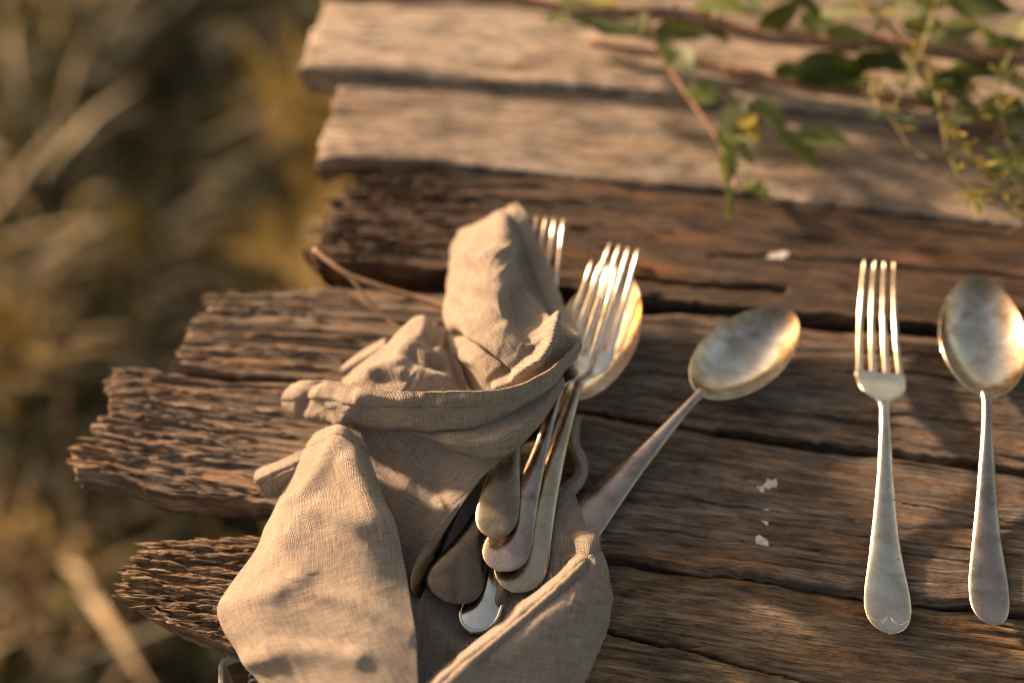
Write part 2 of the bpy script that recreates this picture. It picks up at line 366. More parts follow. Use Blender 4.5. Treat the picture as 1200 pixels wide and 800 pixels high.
def plank(far, near, end, h, thick, mat, seed, ds=0.0012, dt=0.0004, fibre=0.5, endrough=1.0, cracks=(), checks=0.5, rag=0.004, sag=0.0, label=None, chips=0.0, nspl=0):
    """far/near: pixel polylines of the two long top edges, end: pixel polyline of the left end (far to near)"""
    L = edge_curve(far, h, 10)[1]
    ns = int(L / ds); F, L = edge_curve(far, h, ns); N, L2 = edge_curve(near, h, ns)
    wid = np.hypot(*(F - N).T).mean(); nt_ = int(wid / dt)
    s = np.linspace(0, 1, ns); t = np.linspace(0, 1, nt_)
    S, T = np.meshgrid(s, t, indexing='ij')
    P = F[:, None] * (1 - t)[None, :, None] + N[:, None] * t[None, :, None]
    E, _ = edge_curve(end, h, nt_)
    lin = F[0] * (1 - t)[:, None] + N[0] * t[:, None]
    eo = E - lin
    ax = (F[-1] - F[0]) / np.linalg.norm(F[-1] - F[0])
    jag = rag * (fbm(t * wid / 0.006, t * 0 + seed, seed + 3, 4, 0.6) * 0.8 + 0.5 * np.abs(noise(t * wid / 0.0016, t * 0, seed + 5)))
    eo = eo + jag[:, None] * ax[None]
    sl = S * L
    fall = np.clip(1 - sl / 0.10, 0, 1) ** 1.0
    P = P + eo[None] * fall[..., None]
    # long edges wander
    acr = (N - F) / wid
    wob = 0.0016 * fbm(s * L / 0.05, s * 0, seed + 9, 4, 0.6)
    nick = lambda sd: 0.0022 * np.clip(noise(s * L / 0.011, s * 0, sd) - .35, 0, 1) + 0.0006 * noise(s * L / 0.004, s * 0, sd + 1)
    wob2 = -nick(seed + 12) + 0.0016 * fbm(s * L / 0.05, s * 0 + 7, seed + 10, 4, 0.6)
    P = P + acr[:, None] * (wob[:, None] * ((1 - t) ** 9)[None] + wob2[:, None] * (t ** 9)[None])[..., None]
    tw = T * wid + 0.0030 * noise(sl / 0.40, T * 1.2, seed + 1)      # wandering grain
    def groove(ls, lt, k, sd): return np.exp(-(noise(sl / ls, tw / lt, sd) / k) ** 2)
    a2 = noise(sl / 0.12, tw / 0.0014, seed + 21); a3 = noise(sl / 0.06, tw / 0.0009, seed + 22)
    tw0 = tw; tw = tw0 + 0.0030 * noise(sl / 0.5, tw0 / 0.0075, seed + 27) + 0.0014 * noise(sl / 0.3, tw0 / 0.0031, seed + 28)
    mod = 0.40 + 0.75 * noise(sl / 0.05, tw / 0.007, seed + 23)
    fib = 0.25 * a2 + 0.18 * a3 + 0.35 - mod * (0.75 * groove(0.55, 0.0050, .07, seed + 24) + 0.6 * groove(0.30, 0.0030, .10, seed + 25) + 0.45 * groove(0.16, 0.0017, .16, seed + 26))
    tw = tw0
    er = np.exp(-sl / 0.055) * endrough
    wx_ = 0.10 + 0.90 * np.exp(-sl / 0.10)
    big = fbm(sl / 0.16, tw / 0.03, seed + 30, 2)
    Z = 0.0003 * big + 0.0014 * fibre * fib * (wx_ + 0.9 * er)
    # long drying checks along the grain
    ck = noise(sl / 0.40, tw / 0.0085, seed + 40); ckm = sstep(-0.1, 0.5, noise(sl / 0.06, tw / 0.02, seed + 41))
    Z -= 0.0026 * checks * np.exp(-(ck / 0.035) ** 2) * ckm
    ck = noise(sl / 0.25, tw / 0.004, seed + 42); ckm = sstep(0.0, 0.5, noise(sl / 0.03, tw / 0.012, seed + 43))
    Z -= 0.0016 * checks * np.exp(-(ck / 0.06) ** 2) * ckm
    # splintered, flaking end
    ch = noise(sl / 0.060, tw / 0.0024, seed + 50); ch2 = noise(sl / 0.022, tw / 0.0011, seed + 51)
    step = np.floor((ch * 1.1 + 0.7 * ch2) * 3) / 3
    Z += er * 0.0011 * step + chips * 0.0008 * (np.exp(-sl / 0.12)) * step - er * 0.0012 * (fbm(sl / 0.03, tw / 0.012, seed + 52) * 0.5 + 0.5)
    Z -= 0.0035 * np.exp(-sl / 0.005) * endrough * (0.6 + 0.6 * noise(tw / 0.004, sl / 0.05, seed + 53))
    # worn arrises
    for d in (T * wid, (1 - T) * wid):
        r = 0.0012 + 0.0008 * noise(sl / 0.02, d * 0 + seed, seed + 60)
        Z -= np.where(d < r, r - np.sqrt(np.clip(r * r - (r - d) ** 2, 0, None)), 0) * 0.9
    Z -= sag * np.exp(-sl / 0.25)
    # named cracks, measured in the photograph
    if len(cracks):
        rel = np.stack([P[..., 0], P[..., 1]], -1)
        for line, wmm, dmm in cracks:
            W = U(np.array([p[0] for p in line]), np.array([p[1] for p in line]), h)[:, :2]
            wmm = wmm * .55; d, _ = seg_dist(rel[..., 0] + 0.0009 * noise(sl / 0.012, T * 0, seed + 70) , rel[..., 1] + 0.0011 * noise(sl / 0.02, T * 0, seed + 71) + 0.0005 * noise(sl / 0.005, T * 0, seed + 72), W)
            wv = wmm * 0.001 * (0.75 + 0.5 * noise(sl / 0.03, T * 0 + 3, seed + 73))
            Z -= dmm * 0.001 * np.exp(-(d / wv) ** 2)
    late = np.clip(0.5 + 0.9 * fib * wx_, 0, 1)
    # skirts: extra rows (sides) and columns (left end)
    k = 14; depth = np.linspace(0, 1, k + 1)[1:]
    top = np.concatenate([P, (TZ + h + Z)[..., None]], -1)
    full = np.zeros((ns + k, nt_ + 2 * k, 3)); full[k:, k:-k] = top
    G = np.zeros((ns + k, nt_ + 2 * k, 2)); G[k:, k:-k] = np.stack([sl, tw], -1)
    lt = np.full((ns + k, nt_ + 2 * k), 0.5); lt[k:, k:-k] = late
    bot = TZ + h - thick
    for i, dd in enumerate(depth):
        for (row, src, sg) in ((k - 1 - i, k, -1), (k + nt_ + i, k + nt_ - 1, 1)):
            base = full[k:, src]; zz = base[:, 2] * (1 - dd) + bot * dd
            o = sg * (0.0014 * fbm(s * L / 0.04, dd * thick / 0.004 + s * 0, seed + 80 + sg, 3) + 0.0006 * math.sin(dd * math.pi) + 0.0007 * noise(s * L / 0.012, dd * thick / 0.0022 + s * 0, seed + 85 + sg) - 0.002 * dd * dd)
            full[k:, row, :2] = base[:, :2] + acr * o[:, None]; full[k:, row, 2] = zz
            G[k:, row, 0] = s * L; G[k:, row, 1] = G[k:, src, 1] + sg * dd * thick
    for i, dd in enumerate(depth):
        base = full[k].copy(); row = k - 1 - i
        inset = 0.004 * dd * dd + 0.0022 * noise(np.arange(len(base)) * dt / 0.003, dd * 3 + np.zeros(len(base)), seed + 90)
        full[row, :, :2] = base[:, :2] + ax * inset[:, None]; full[row, :, 2] = np.minimum(base[:, 2], base[:, 2] * (1 - dd) + bot * dd)
        G[row, :, 0] = -dd * thick; G[row, :, 1] = G[k, :, 1]
    nr, nc = full.shape[:2]
    f = grid_faces(nr, nc)
    # underside
    r = np.arange(nr - 1); un = np.stack([r * nc, (r + 1) * nc, (r + 1) * nc + nc - 1, r * nc + nc - 1], -1)
    f = np.concatenate([f[:, ::-1], un[:, ::-1]])
    vv = full.reshape(-1, 3) - np.array(table.location)
    o = mesh_obj('plank', vv, f, mat, table, uv=G.reshape(-1, 2), attrs={'late': lt.ravel()})
    if label: o['label'] = label
    if nspl:
        r = np.random.default_rng(seed); vs, fs, us = [], [], []
        for q in range(nspl):
            i = min(ns - 2, int(abs(r.normal(0, 0.035 if q % 4 else .09)) / ds) + 1); j = int(r.uniform(0.02, 0.98) * (nt_ - 1))
            p0 = top[i, j]; ln = r.uniform(.004, .016); wd = r.uniform(.0004, .0013); th = r.uniform(.0003, .0009)
            yaw = r.normal(0, .10); lift = r.normal(.03, .09)
            e1 = np.array([ax[0] * math.cos(yaw) - ax[1] * math.sin(yaw), ax[0] * math.sin(yaw) + ax[1] * math.cos(yaw), lift]); e2 = np.array([-e1[1], e1[0], r.normal(0, .25)])
            up = np.array([0, 0, 1.0]); k0 = len(vs) * 1
            b0 = len(vs)
            for (a_, wf, tf) in ((-.5, .15, .2), (-.15, 1, 1), (.2, .8, .9), (.5, .1, .2)):
                c_ = p0 + e1 * ln * a_ + up * .0002
                vs += [c_ - e2 * wd * wf, c_ + up * th * tf, c_ + e2 * wd * wf, c_ - up * .0006]
                us += [(sl[i, j] + ln * a_ + q * .01, tw[i, j] + x_ + q * .003) for x_ in (-wd, 0, wd, 0)]
            for m_ in range(3):
                for c_ in range(4): fs.append((b0 + m_ * 4 + c_, b0 + m_ * 4 + (c_ + 1) % 4, b0 + m_ * 4 + 4 + (c_ + 1) % 4, b0 + m_ * 4 + 4 + c_))
        so2 = mesh_obj('splinters', np.array(vs) - np.array(table.location), fs, mat, o, smooth=False, uv=us, attrs={'late': np.full(len(vs), .65)})
        so2['kind'] = 'stuff'
    return o

W_pale = wood_mat('wood_pale_grey', (0.18, 0.13, 0.095), (0.37, 0.285, 0.22), (0.52, 0.42, 0.335), 1, 0.5, (0.24, 0.13, 0.06))
W_pale2 = wood_mat('wood_grey', (0.13, 0.09, 0.065), (0.275, 0.205, 0.155), (0.40, 0.315, 0.245), 2, 0.5, (0.24, 0.13, 0.06))
W_dark = wood_mat('wood_dark', (0.022, 0.012, 0.007), (0.066, 0.038, 0.022), (0.13, 0.080, 0.048), 3, 0.2, (0.22, 0.085, 0.028))
W_mid = wood_mat('wood_mid', (0.055, 0.034, 0.021), (0.155, 0.103, 0.069), (0.29, 0.205, 0.142), 4, 0.55, (0.28, 0.135, 0.05))
W_brown = wood_mat('wood_brown', (0.060, 0.038, 0.024), (0.155, 0.102, 0.069), (0.27, 0.19, 0.132), 5, 0.5, (0.27, 0.125, 0.046))
W_rot = wood_mat('wood_flaky', (0.062, 0.036, 0.018), (0.170, 0.105, 0.056), (0.29, 0.19, 0.105), 6, 0.25, (0.31, 0.145, 0.048))

cm = 0.01
plank([(400, -98), (700, -70), (1300, -5)], [(378, -8), (579, 0), (640, 8), (1000, 42), (1300, 72)], [(400, -98), (378, -8)], 0.9 * cm, 0.02, W_pale2, 101, ds=0.003, dt=0.0012, fibre=0.35, endrough=0.25, rag=0.0016)
plank([(380, 2), (579, 4), (640, 11), (1000, 46), (1330, 80)], [(353, 76), (640, 96), (900, 120), (1330, 163)], [(380, 2), (366, 38), (353, 76)], 0.9 * cm, 0.02, W_pale, 102, ds=0.002, dt=0.0008, fibre=0.35, endrough=0.25, rag=0.0016, label='pale grey plank with a smoother bleached top')
plank([(402, 94), (640, 106), (900, 130), (1330, 172)], [(371, 182), (500, 190), (640, 201), (900, 230), (1190, 262), (1330, 279)], [(402, 94), (388, 130), (371, 182)], 0.4 * cm, 0.018, W_pale2, 103, ds=0.0016, dt=0.0007, fibre=0.45, endrough=0.3, rag=0.0016)
plank([(408, 206), (640, 208), (900, 236), (1190, 268), (1330, 284)], [(361, 297), (430, 306), (530, 318), (760, 352), (1100, 383), (1330, 412)], [(408, 206), (390, 240), (372, 268), (361, 297)], 0.35 * cm, 0.024, W_dark, 104, ds=0.0014, dt=0.0006, fibre=1.2, endrough=1.2, rag=0.006, nspl=260,
      cracks=[([(700, 327), (800, 330), (880, 338), (920, 340)], 2.2, 6), ([(830, 298), (960, 303), (1100, 318), (1280, 330)], 1.0, 3)], label='dark charred looking plank with a ragged lit end')
plank([(243, 339), (420, 339), (530, 347), (760, 366), (1100, 394), (1330, 425)], [(208, 431), (350, 444), (686, 480), (960, 518), (1200, 549), (1330, 567)], [(243, 339), (228, 372), (213, 410), (208, 431)], 0.05 * cm, 0.022, W_mid, 105, fibre=1.15, endrough=0.6, rag=0.004, checks=1.1, nspl=100,
      cracks=[([(640, 437), (740, 439), (860, 436), (1000, 436), (1080, 437), (1330, 476)], 1.1, 5), ([(690, 402), (800, 404), (1000, 412), (1200, 420)], 0.9, 3), ([(700, 462), (900, 474), (1100, 490), (1290, 508)], 0.8, 2.5), ([(380, 372), (520, 380)], 0.9, 3)])
plank([(140, 433), (350, 448), (686, 486), (960, 525), (1200, 557), (1330, 575)], [(88, 545), (200, 580), (310, 596), (500, 627), (740, 655), (1000, 688), (1200, 711), (1330, 725)], [(140, 433), (128, 463), (118, 485), (106, 505), (92, 517), (88, 545)], 0.15 * cm, 0.020, W_brown, 106, fibre=0.8, endrough=1.1, rag=0.006, checks=0.9, chips=0.3, nspl=240,
      cracks=[([(730, 570), (800, 583), (880, 595), (1000, 610)], 0.8, 2.2), ([(740, 618), (860, 634), (960, 645)], 0.7, 1.6), ([(1060, 590), (1240, 618)], 0.7, 1.6)])
plank([(168, 634), (290, 628), (420, 640), (640, 652), (740, 664), (1000, 699), (1200, 724), (1330, 740)], [(138, 700), (200, 733), (262, 752), (400, 785), (700, 840), (1000, 900), (1330, 945)], [(168, 634), (152, 655), (142, 680), (138, 700)], -0.25 * cm, 0.017, W_rot, 107, fibre=1.0, endrough=1.6, rag=0.006, checks=0.6, chips=0.9, nspl=1000,
      cracks=[([(690, 725), (720, 740), (800, 757), (880, 780), (960, 803), (1100, 835)], 1.5, 7)], label='rotten nearest plank with a crumbling flaky end')
# bearers under the planks and legs, mostly hidden
def box(name, c, size, rz, mat, parent, bev=0.003):
    x, y, z = [q / 2 for q in size]
    vs = [(sx * x, sy * y, sz * z) for sz in (-1, 1) for sx, sy in ((-1, -1), (1, -1), (1, 1), (-1, 1))]
    fs = [(3, 2, 1, 0), (4, 5, 6, 7), (0, 1, 5, 4), (1, 2, 6, 5), (2, 3, 7, 6), (3, 0, 4, 7)]
    R = Matrix.Translation(Vector(c) - parent.location) @ Matrix.Rotation(rz, 4, 'Z')
    vs = [R @ Vector(v) for v in vs]
    uvs = [(v.x, v.y + v.z) for v in vs]
    o = mesh_obj(name, [tuple(v) for v in vs], fs, mat, parent, smooth=False, uv=uvs)
    if bev:
        b = o.modifiers.new('bevel', 'BEVEL'); b.width = bev; b.segments = 2
    return o
RZ = math.radians(-7)
for px, py in ((640, 420), (1500, 520)):
    p = U(px, py, 0)
    box('bearer', (p[0], p[1], TZ - 0.048), (0.05, 0.62, 0.04), RZ, W_mid, table)
    for dy in (-0.26, 0.26):
        box('table_leg', (p[0] + dy * math.sin(-RZ), p[1] + dy * math.cos(RZ), (TZ - 0.07) / 2), (0.045, 0.045, TZ - 0.07), RZ, W_mid, table)


# ------------------------------------------------------------------ cutlery
S_fork = silver_mat('silver_pale', (0.88, 0.765, 0.60), (0.55, 0.42, 0.27), 0.48, 0.15, 1.0, 0.8)
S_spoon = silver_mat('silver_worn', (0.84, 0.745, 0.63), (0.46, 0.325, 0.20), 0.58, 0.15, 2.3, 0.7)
S_grey = silver_mat('silver_grey', (0.56, 0.45, 0.37), (0.30, 0.22, 0.165), 0.58, 0.22, 3.7, 0.8)
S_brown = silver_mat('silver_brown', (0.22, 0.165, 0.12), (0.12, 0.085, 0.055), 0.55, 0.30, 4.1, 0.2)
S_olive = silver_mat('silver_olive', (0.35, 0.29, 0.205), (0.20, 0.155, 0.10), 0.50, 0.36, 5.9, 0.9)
S_bright = silver_mat('silver_bright', (0.86, 0.80, 0.70), (0.66, 0.56, 0.42), 0.35, 0.17, 6.6, 0.3)
S_gold = silver_mat('silver_warm', (0.66, 0.53, 0.37), (0.42, 0.31, 0.18), 0.50, 0.22, 7.7, 0.6)

def loft(name, ys, zs, ws, ths, mat, parent, nseg=20, xs=None, dish=None, e=0.85):
    """closed tube of rounded flat sections along local +Y"""
    ys = np.asarray(ys); n = len(ys); ph = np.linspace(0, 2 * np.pi, nseg, endpoint=False)
    c, s_ = np.cos(ph), np.sin(ph)
    cx = np.sign(c) * np.abs(c) ** e; sz = np.sign(s_) * np.abs(s_) ** 0.9
    xs = np.zeros(n) if xs is None else np.asarray(xs)
    dish = np.zeros(n) if dish is None else np.asarray(dish)
    x = xs[:, None] + ws[:, None] / 2 * cx[None]
    z = zs[:, None] + ths[:, None] / 2 * sz[None] + dish[:, None] * (cx ** 2)[None]
    v = np.stack([x, np.broadcast_to(ys[:, None], x.shape), z], -1).reshape(-1, 3)
    f = [tuple(q) for q in grid_faces(n, nseg, wrap=True).tolist()]
    f.append(tuple(range(nseg))[::-1]); f.append(tuple((n - 1) * nseg + i for i in range(nseg)))
    f = [q[::-1] for q in f]
    return mesh_obj(name, v, f, mat, parent)

HW_FORK = [(0, .0), (.004, .7), (.012, 1.25), (.025, 1.7), (.045, 2.05), (.07, 2.2), (.10, 2.14), (.15, 1.86), (.22, 1.45), (.30, 1.10), (.39, .80), (.48, .60), (.54, .50), (.565, .50), (.58, .60)]
HW_SPOON = [(0, .0), (.004, .65), (.012, 1.1), (.025, 1.48), (.045, 1.78), (.075, 1.95), (.11, 1.93), (.16, 1.75), (.23, 1.42), (.32, 1.08), (.42, .80), (.50, .60), (.58, .50), (.615, .58)]
def handle_samples(tab, u1, n=70):
    u = u1 * (np.linspace(0, 1, n) ** 1.35)
    tab = np.asarray(tab)
    w0 = np.interp(u, tab[:, 0], tab[:, 1])
    x, y = tab[:, 0], tab[:, 1]; h = np.diff(x); d = np.diff(y) / h          # monotone cubic
    m = np.concatenate([[d[0]], np.where(d[:-1] * d[1:] > 0, 2 * d[:-1] * d[1:] / (d[:-1] + d[1:] + 1e-12), 0), [d[-1]]])
    i = np.clip(np.searchsorted(x, u) - 1, 0, len(h) - 1); t = (u - x[i]) / h[i]
    w1 = (1 + 2 * t) * (1 - t) ** 2 * y[i] + t * (1 - t) ** 2 * h[i] * m[i] + t * t * (3 - 2 * t) * y[i + 1] + t * t * (t - 1) * h[i] * m[i + 1]
    return u, np.where(u < .02, w0, w1) * 0.01
def smooth_prof(pts, u):
    pts = np.asarray(pts, float)
    # monotone-ish smooth interpolation
    uu = np.linspace(pts[0, 0], pts[-1, 0], 400); y = np.interp(uu, pts[:, 0], pts[:, 1])
    k = np.exp(-np.linspace(-2.2, 2.2, 41) ** 2); k /= k.sum()
    yp = np.concatenate([np.full(20, y[0]) + (np.arange(-20, 0)) * (y[1] - y[0]), y, np.full(20, y[-1]) + np.arange(1, 21) * (y[-1] - y[-2])])
    return np.interp(u, uu, np.convolve(yp, k, 'valid'))

def place(root, end, tip, h0, h1, z0, z1, L, roll=0.0):
    """end / tip: pixels of the handle end and of the far tip; h: height of the piece's base line there"""
    A = V(*end, h0 + z0); B = V(*tip, h1 + z1)
    A.z -= z0; B.z -= z1
    d = B - A; sc = d.length / L; y = d.normalized()
    x = y.cross(Vector((0, 0, 1))).normalized(); z = x.cross(y)
    M = Matrix((x, y, z)).transposed().to_4x4()
    root.matrix_world = Matrix.Translation(A) @ M @ Matrix.Rotation(roll, 4, 'Y') @ Matrix.Scale(sc, 4)
    return sc

FORK_Z = [(0, .42), (.05, .28), (.12, .26), (.25, .40), (.40, .90), (.50, 1.22), (.56, 1.32), (.61, 1.05), (.66, .70), (.75, .48), (.85, .60), (.93, .98), (1.0, 1.55)]
SPOON_Z = [(0, .42), (.05, .28), (.12, .26), (.25, .42), (.40, .85), (.50, 1.22), (.58, 1.46), (.62, 1.50), (.8, 1.4), (1, 1.25)]

def make_fork(label, end, tip, h0, h1, mat, roll=0.0, zscale=1.0, ornament=False, group=None, L=0.205, headmat=None, wscale=1.0):
    root = empty('table_fork')
    tag(root, label, 'fork', group)
    headmat = headmat or mat
    zp = [(a, b * 0.01 * zscale) for a, b in FORK_Z]
    u, wd = handle_samples(HW_FORK, .58); wd = wd * (1 + (wscale - 1) * np.clip(1 - u / .5, 0, 1))
    z = smooth_prof(zp, u); th = np.interp(u, [0, .01, .05, .2, .4, .58], [.0008, .0017, .0022, .0026, .0034, .0032])
    dish = np.interp(u, [0, .06, .2, .35, .58], [.0002, -.0006, -.0012, -.0006, 0])
    loft('handle', u * L, z, wd, th, mat, root, dish=dish)
    # palm of the head
    u = np.linspace(.565, .682, 40)
    wd = smooth_prof(np.stack([[.565, .575, .585, .595, .61, .625, .64, .66, .682], np.array([.50, .60, .92, 1.40, 1.95, 2.28, 2.42, 2.47, 2.48]) * .01], -1), u)
    z = smooth_prof(zp, u); th = np.interp(u, [.565, .61, .682], [.0032, .0024, .0022])
    loft('head', u * L, z, wd, th, headmat, root, dish=np.interp(u, [.565, .60, .682], [0, .0012, .0008]), nseg=28, e=0.6)
    for i in range(4):
        q = i - 1.5
        u = np.concatenate([np.linspace(.665, .985, 28), [.992, .997, 1.0]])
        f = (u - .665) / .335
        x = q * (.0068 - .0017 * f ** 1.1) 
        wd = np.interp(f, [0, .05, .12, .5, .9, .97, 1.0], np.array([.60, .41, .33, .27, .17, .11, .04]) * .01)
        z = smooth_prof(zp, u); th = np.interp(f, [0, .5, .95, 1.0], [.0022, .0024, .0018, .0005])
        loft('tine', u * L, z, wd, th, headmat, root, nseg=12, xs=x, e=0.8)
    if ornament:
        for sgn in (-1, 1):
            tt = np.linspace(0, 1, 16); xx = sgn * (.0002 + .0092 * tt); yy = .0098 - .0040 * np.sin(np.pi * tt ** .8) - .0008 * tt
            zz = smooth_prof(zp, yy / L) + .0007 - .0006 * tt ** 2
            rr = .0007 * np.sin(np.pi * (0.08 + 0.86 * tt)) + .0001
            tube('scroll_ornament', np.stack([xx, yy, zz], -1), rr, mat, root, 8)
    sc = place(root, end, tip, h0, h1, zp[0][1], zp[-1][1], L, roll)
    print(label[:30], 'length %.3f' % (sc * L))
    return root

def make_spoon(label, end, tip, h0, h1, mat, roll=0.0, zscale=1.0, fiddle=False, group=None, L=0.205, bowlmat=None, depth=.0100, bw=.0228, wscale=1.0):
    root = empty('table_spoon'); tag(root, label, 'spoon', group); bowlmat = bowlmat or mat
    zp = [(a, b * 0.01 * zscale) for a, b in SPOON_Z]
    tab = HW_SPOON
    if fiddle: tab = [(0, 0), (.004, .8), (.012, 1.3), (.03, 1.75), (.05, 1.95), (.075, 1.85), (.10, 1.6), (.16, 1.5), (.23, 1.3), (.32, 1.0), (.42, .78), (.50, .6), (.58, .5), (.615, .58)]
    u, wd = handle_samples(tab, .622); wd = wd * (1 + (wscale - 1) * np.clip(1.1 - u / .55, 0, 1))
    z = smooth_prof(zp, u); th = np.interp(u, [0, .01, .05, .2, .4, .58, .622], [.0008, .0017, .0022, .0026, .0034, .0034, .0020])
    loft('handle', u * L, z, wd, th, mat, root, dish=np.interp(u, [0, .06, .2, .35, .622], [.0003, -.0007, -.0013, -.0006, 0]))
    if fiddle:
        tq = np.linspace(-1, 1, 161); uq = .17 * np.abs(tq) ** 1.6
        tb = np.asarray(tab); wq = np.interp(uq, tb[:, 0], tb[:, 1]) * .005 * np.sign(tq)
        k = np.exp(-np.linspace(-2, 2, 15) ** 2); k /= k.sum()
        wq = np.convolve(np.pad(wq, 7, mode='edge'), k, 'valid') * .88; yq = np.convolve(np.pad(uq, 7, mode='edge'), k, 'valid') * L + .0008
        tube('raised_border', np.stack([wq, yq, smooth_prof(zp, yq / L) + .0007], -1), .0009, mat, root, 8)
    # bowl
    y0, y1 = .605 * L, L; bl = y1 - y0; yc = y0 + .46 * bl
    nr, na = 26, 72
    th_ = np.linspace(0, 2 * np.pi, na, endpoint=False)
    sn, cs = np.sin(th_), np.cos(th_)
    oy = np.where(sn > 0, .54, .46) * bl * sn
    ox = bw * cs * (1 - .13 * np.clip(sn, 0, 1) ** 1.5) * (1 - .05 * np.clip(-sn, 0, 1))
    ox = np.sign(ox) * np.abs(ox)
    r = np.sin(np.linspace(0, np.pi / 2, nr)); r[0] = 1e-3
    X = r[:, None] * ox[None]; Yl = yc + r[:, None] * oy[None]
    rim = smooth_prof(zp, np.clip(Yl / L, 0, 1))
    dz = depth * (1 - r ** 2.3)[:, None]
    inner = np.stack([X, Yl, rim - dz], -1)
    outer = np.stack([X * 1.0, Yl, rim - dz - .0011], -1); lip = 1 + .0006 / bw
    outer[-1, :, 2] += .0004
    mid = np.stack([X[-1] * lip, yc + (Yl[-1] - yc) * lip, rim[-1] - .0003], -1)[None]
    v = np.concatenate([inner, mid, outer[::-1]]).reshape(-1, 3)
    f = grid_faces(2 * nr + 1, na, wrap=True)
    refl_rim = np.concatenate([np.repeat(r, na), np.ones(na), np.ones(nr * na)]) ** 2  # mask of the painted reflection, strongest towards the bowl edge
    refl_rim[nr * na - na:nr * na + na] = 0.2
    mesh_obj('bowl', v, f[:, ::-1], bowlmat, root, attrs={'rim': refl_rim})
    sc = place(root, end, tip, h0, h1, zp[0][1], zp[-1][1], L, roll)
    print(label[:30], 'length %.3f' % (sc * L))
    return root

make_fork('silver table fork lying alone on the planks, scroll mark on its handle end', (1043, 742), (1031, 303), .10 * cm, .35 * cm, S_fork, ornament=True)
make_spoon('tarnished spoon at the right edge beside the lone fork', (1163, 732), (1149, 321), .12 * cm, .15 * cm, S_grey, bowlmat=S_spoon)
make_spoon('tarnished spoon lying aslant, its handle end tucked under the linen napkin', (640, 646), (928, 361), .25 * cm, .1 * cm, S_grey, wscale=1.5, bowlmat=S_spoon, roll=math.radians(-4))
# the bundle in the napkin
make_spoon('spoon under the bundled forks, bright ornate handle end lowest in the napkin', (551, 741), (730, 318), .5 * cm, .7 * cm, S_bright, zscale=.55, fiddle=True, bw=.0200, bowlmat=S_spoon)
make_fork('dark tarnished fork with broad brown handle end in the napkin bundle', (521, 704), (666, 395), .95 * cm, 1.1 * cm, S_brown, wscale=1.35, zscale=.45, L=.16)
make_fork('fork with shiny warm silver handle nearest the slanted spoon, tines over a spoon bowl', (600, 693), (732, 284), .85 * cm, 2.2 * cm, S_gold, wscale=1.2, zscale=.6, headmat=S_bright)
make_fork('fork with grey rounded handle end between two others, tines beside the napkin rim', (584, 668), (711, 302), 1.35 * cm, 2.7 * cm, S_grey, wscale=1.25, zscale=.6, roll=math.radians(-6), headmat=S_fork)
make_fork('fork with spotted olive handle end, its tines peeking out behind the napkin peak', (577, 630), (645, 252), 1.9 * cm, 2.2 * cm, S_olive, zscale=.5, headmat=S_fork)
make_fork('narrow dark fork lying on its side deepest in the napkin fold', (484, 697), (600, 430), .9 * cm, 1.4 * cm, S_brown, zscale=.3, roll=math.radians(62), L=.16)

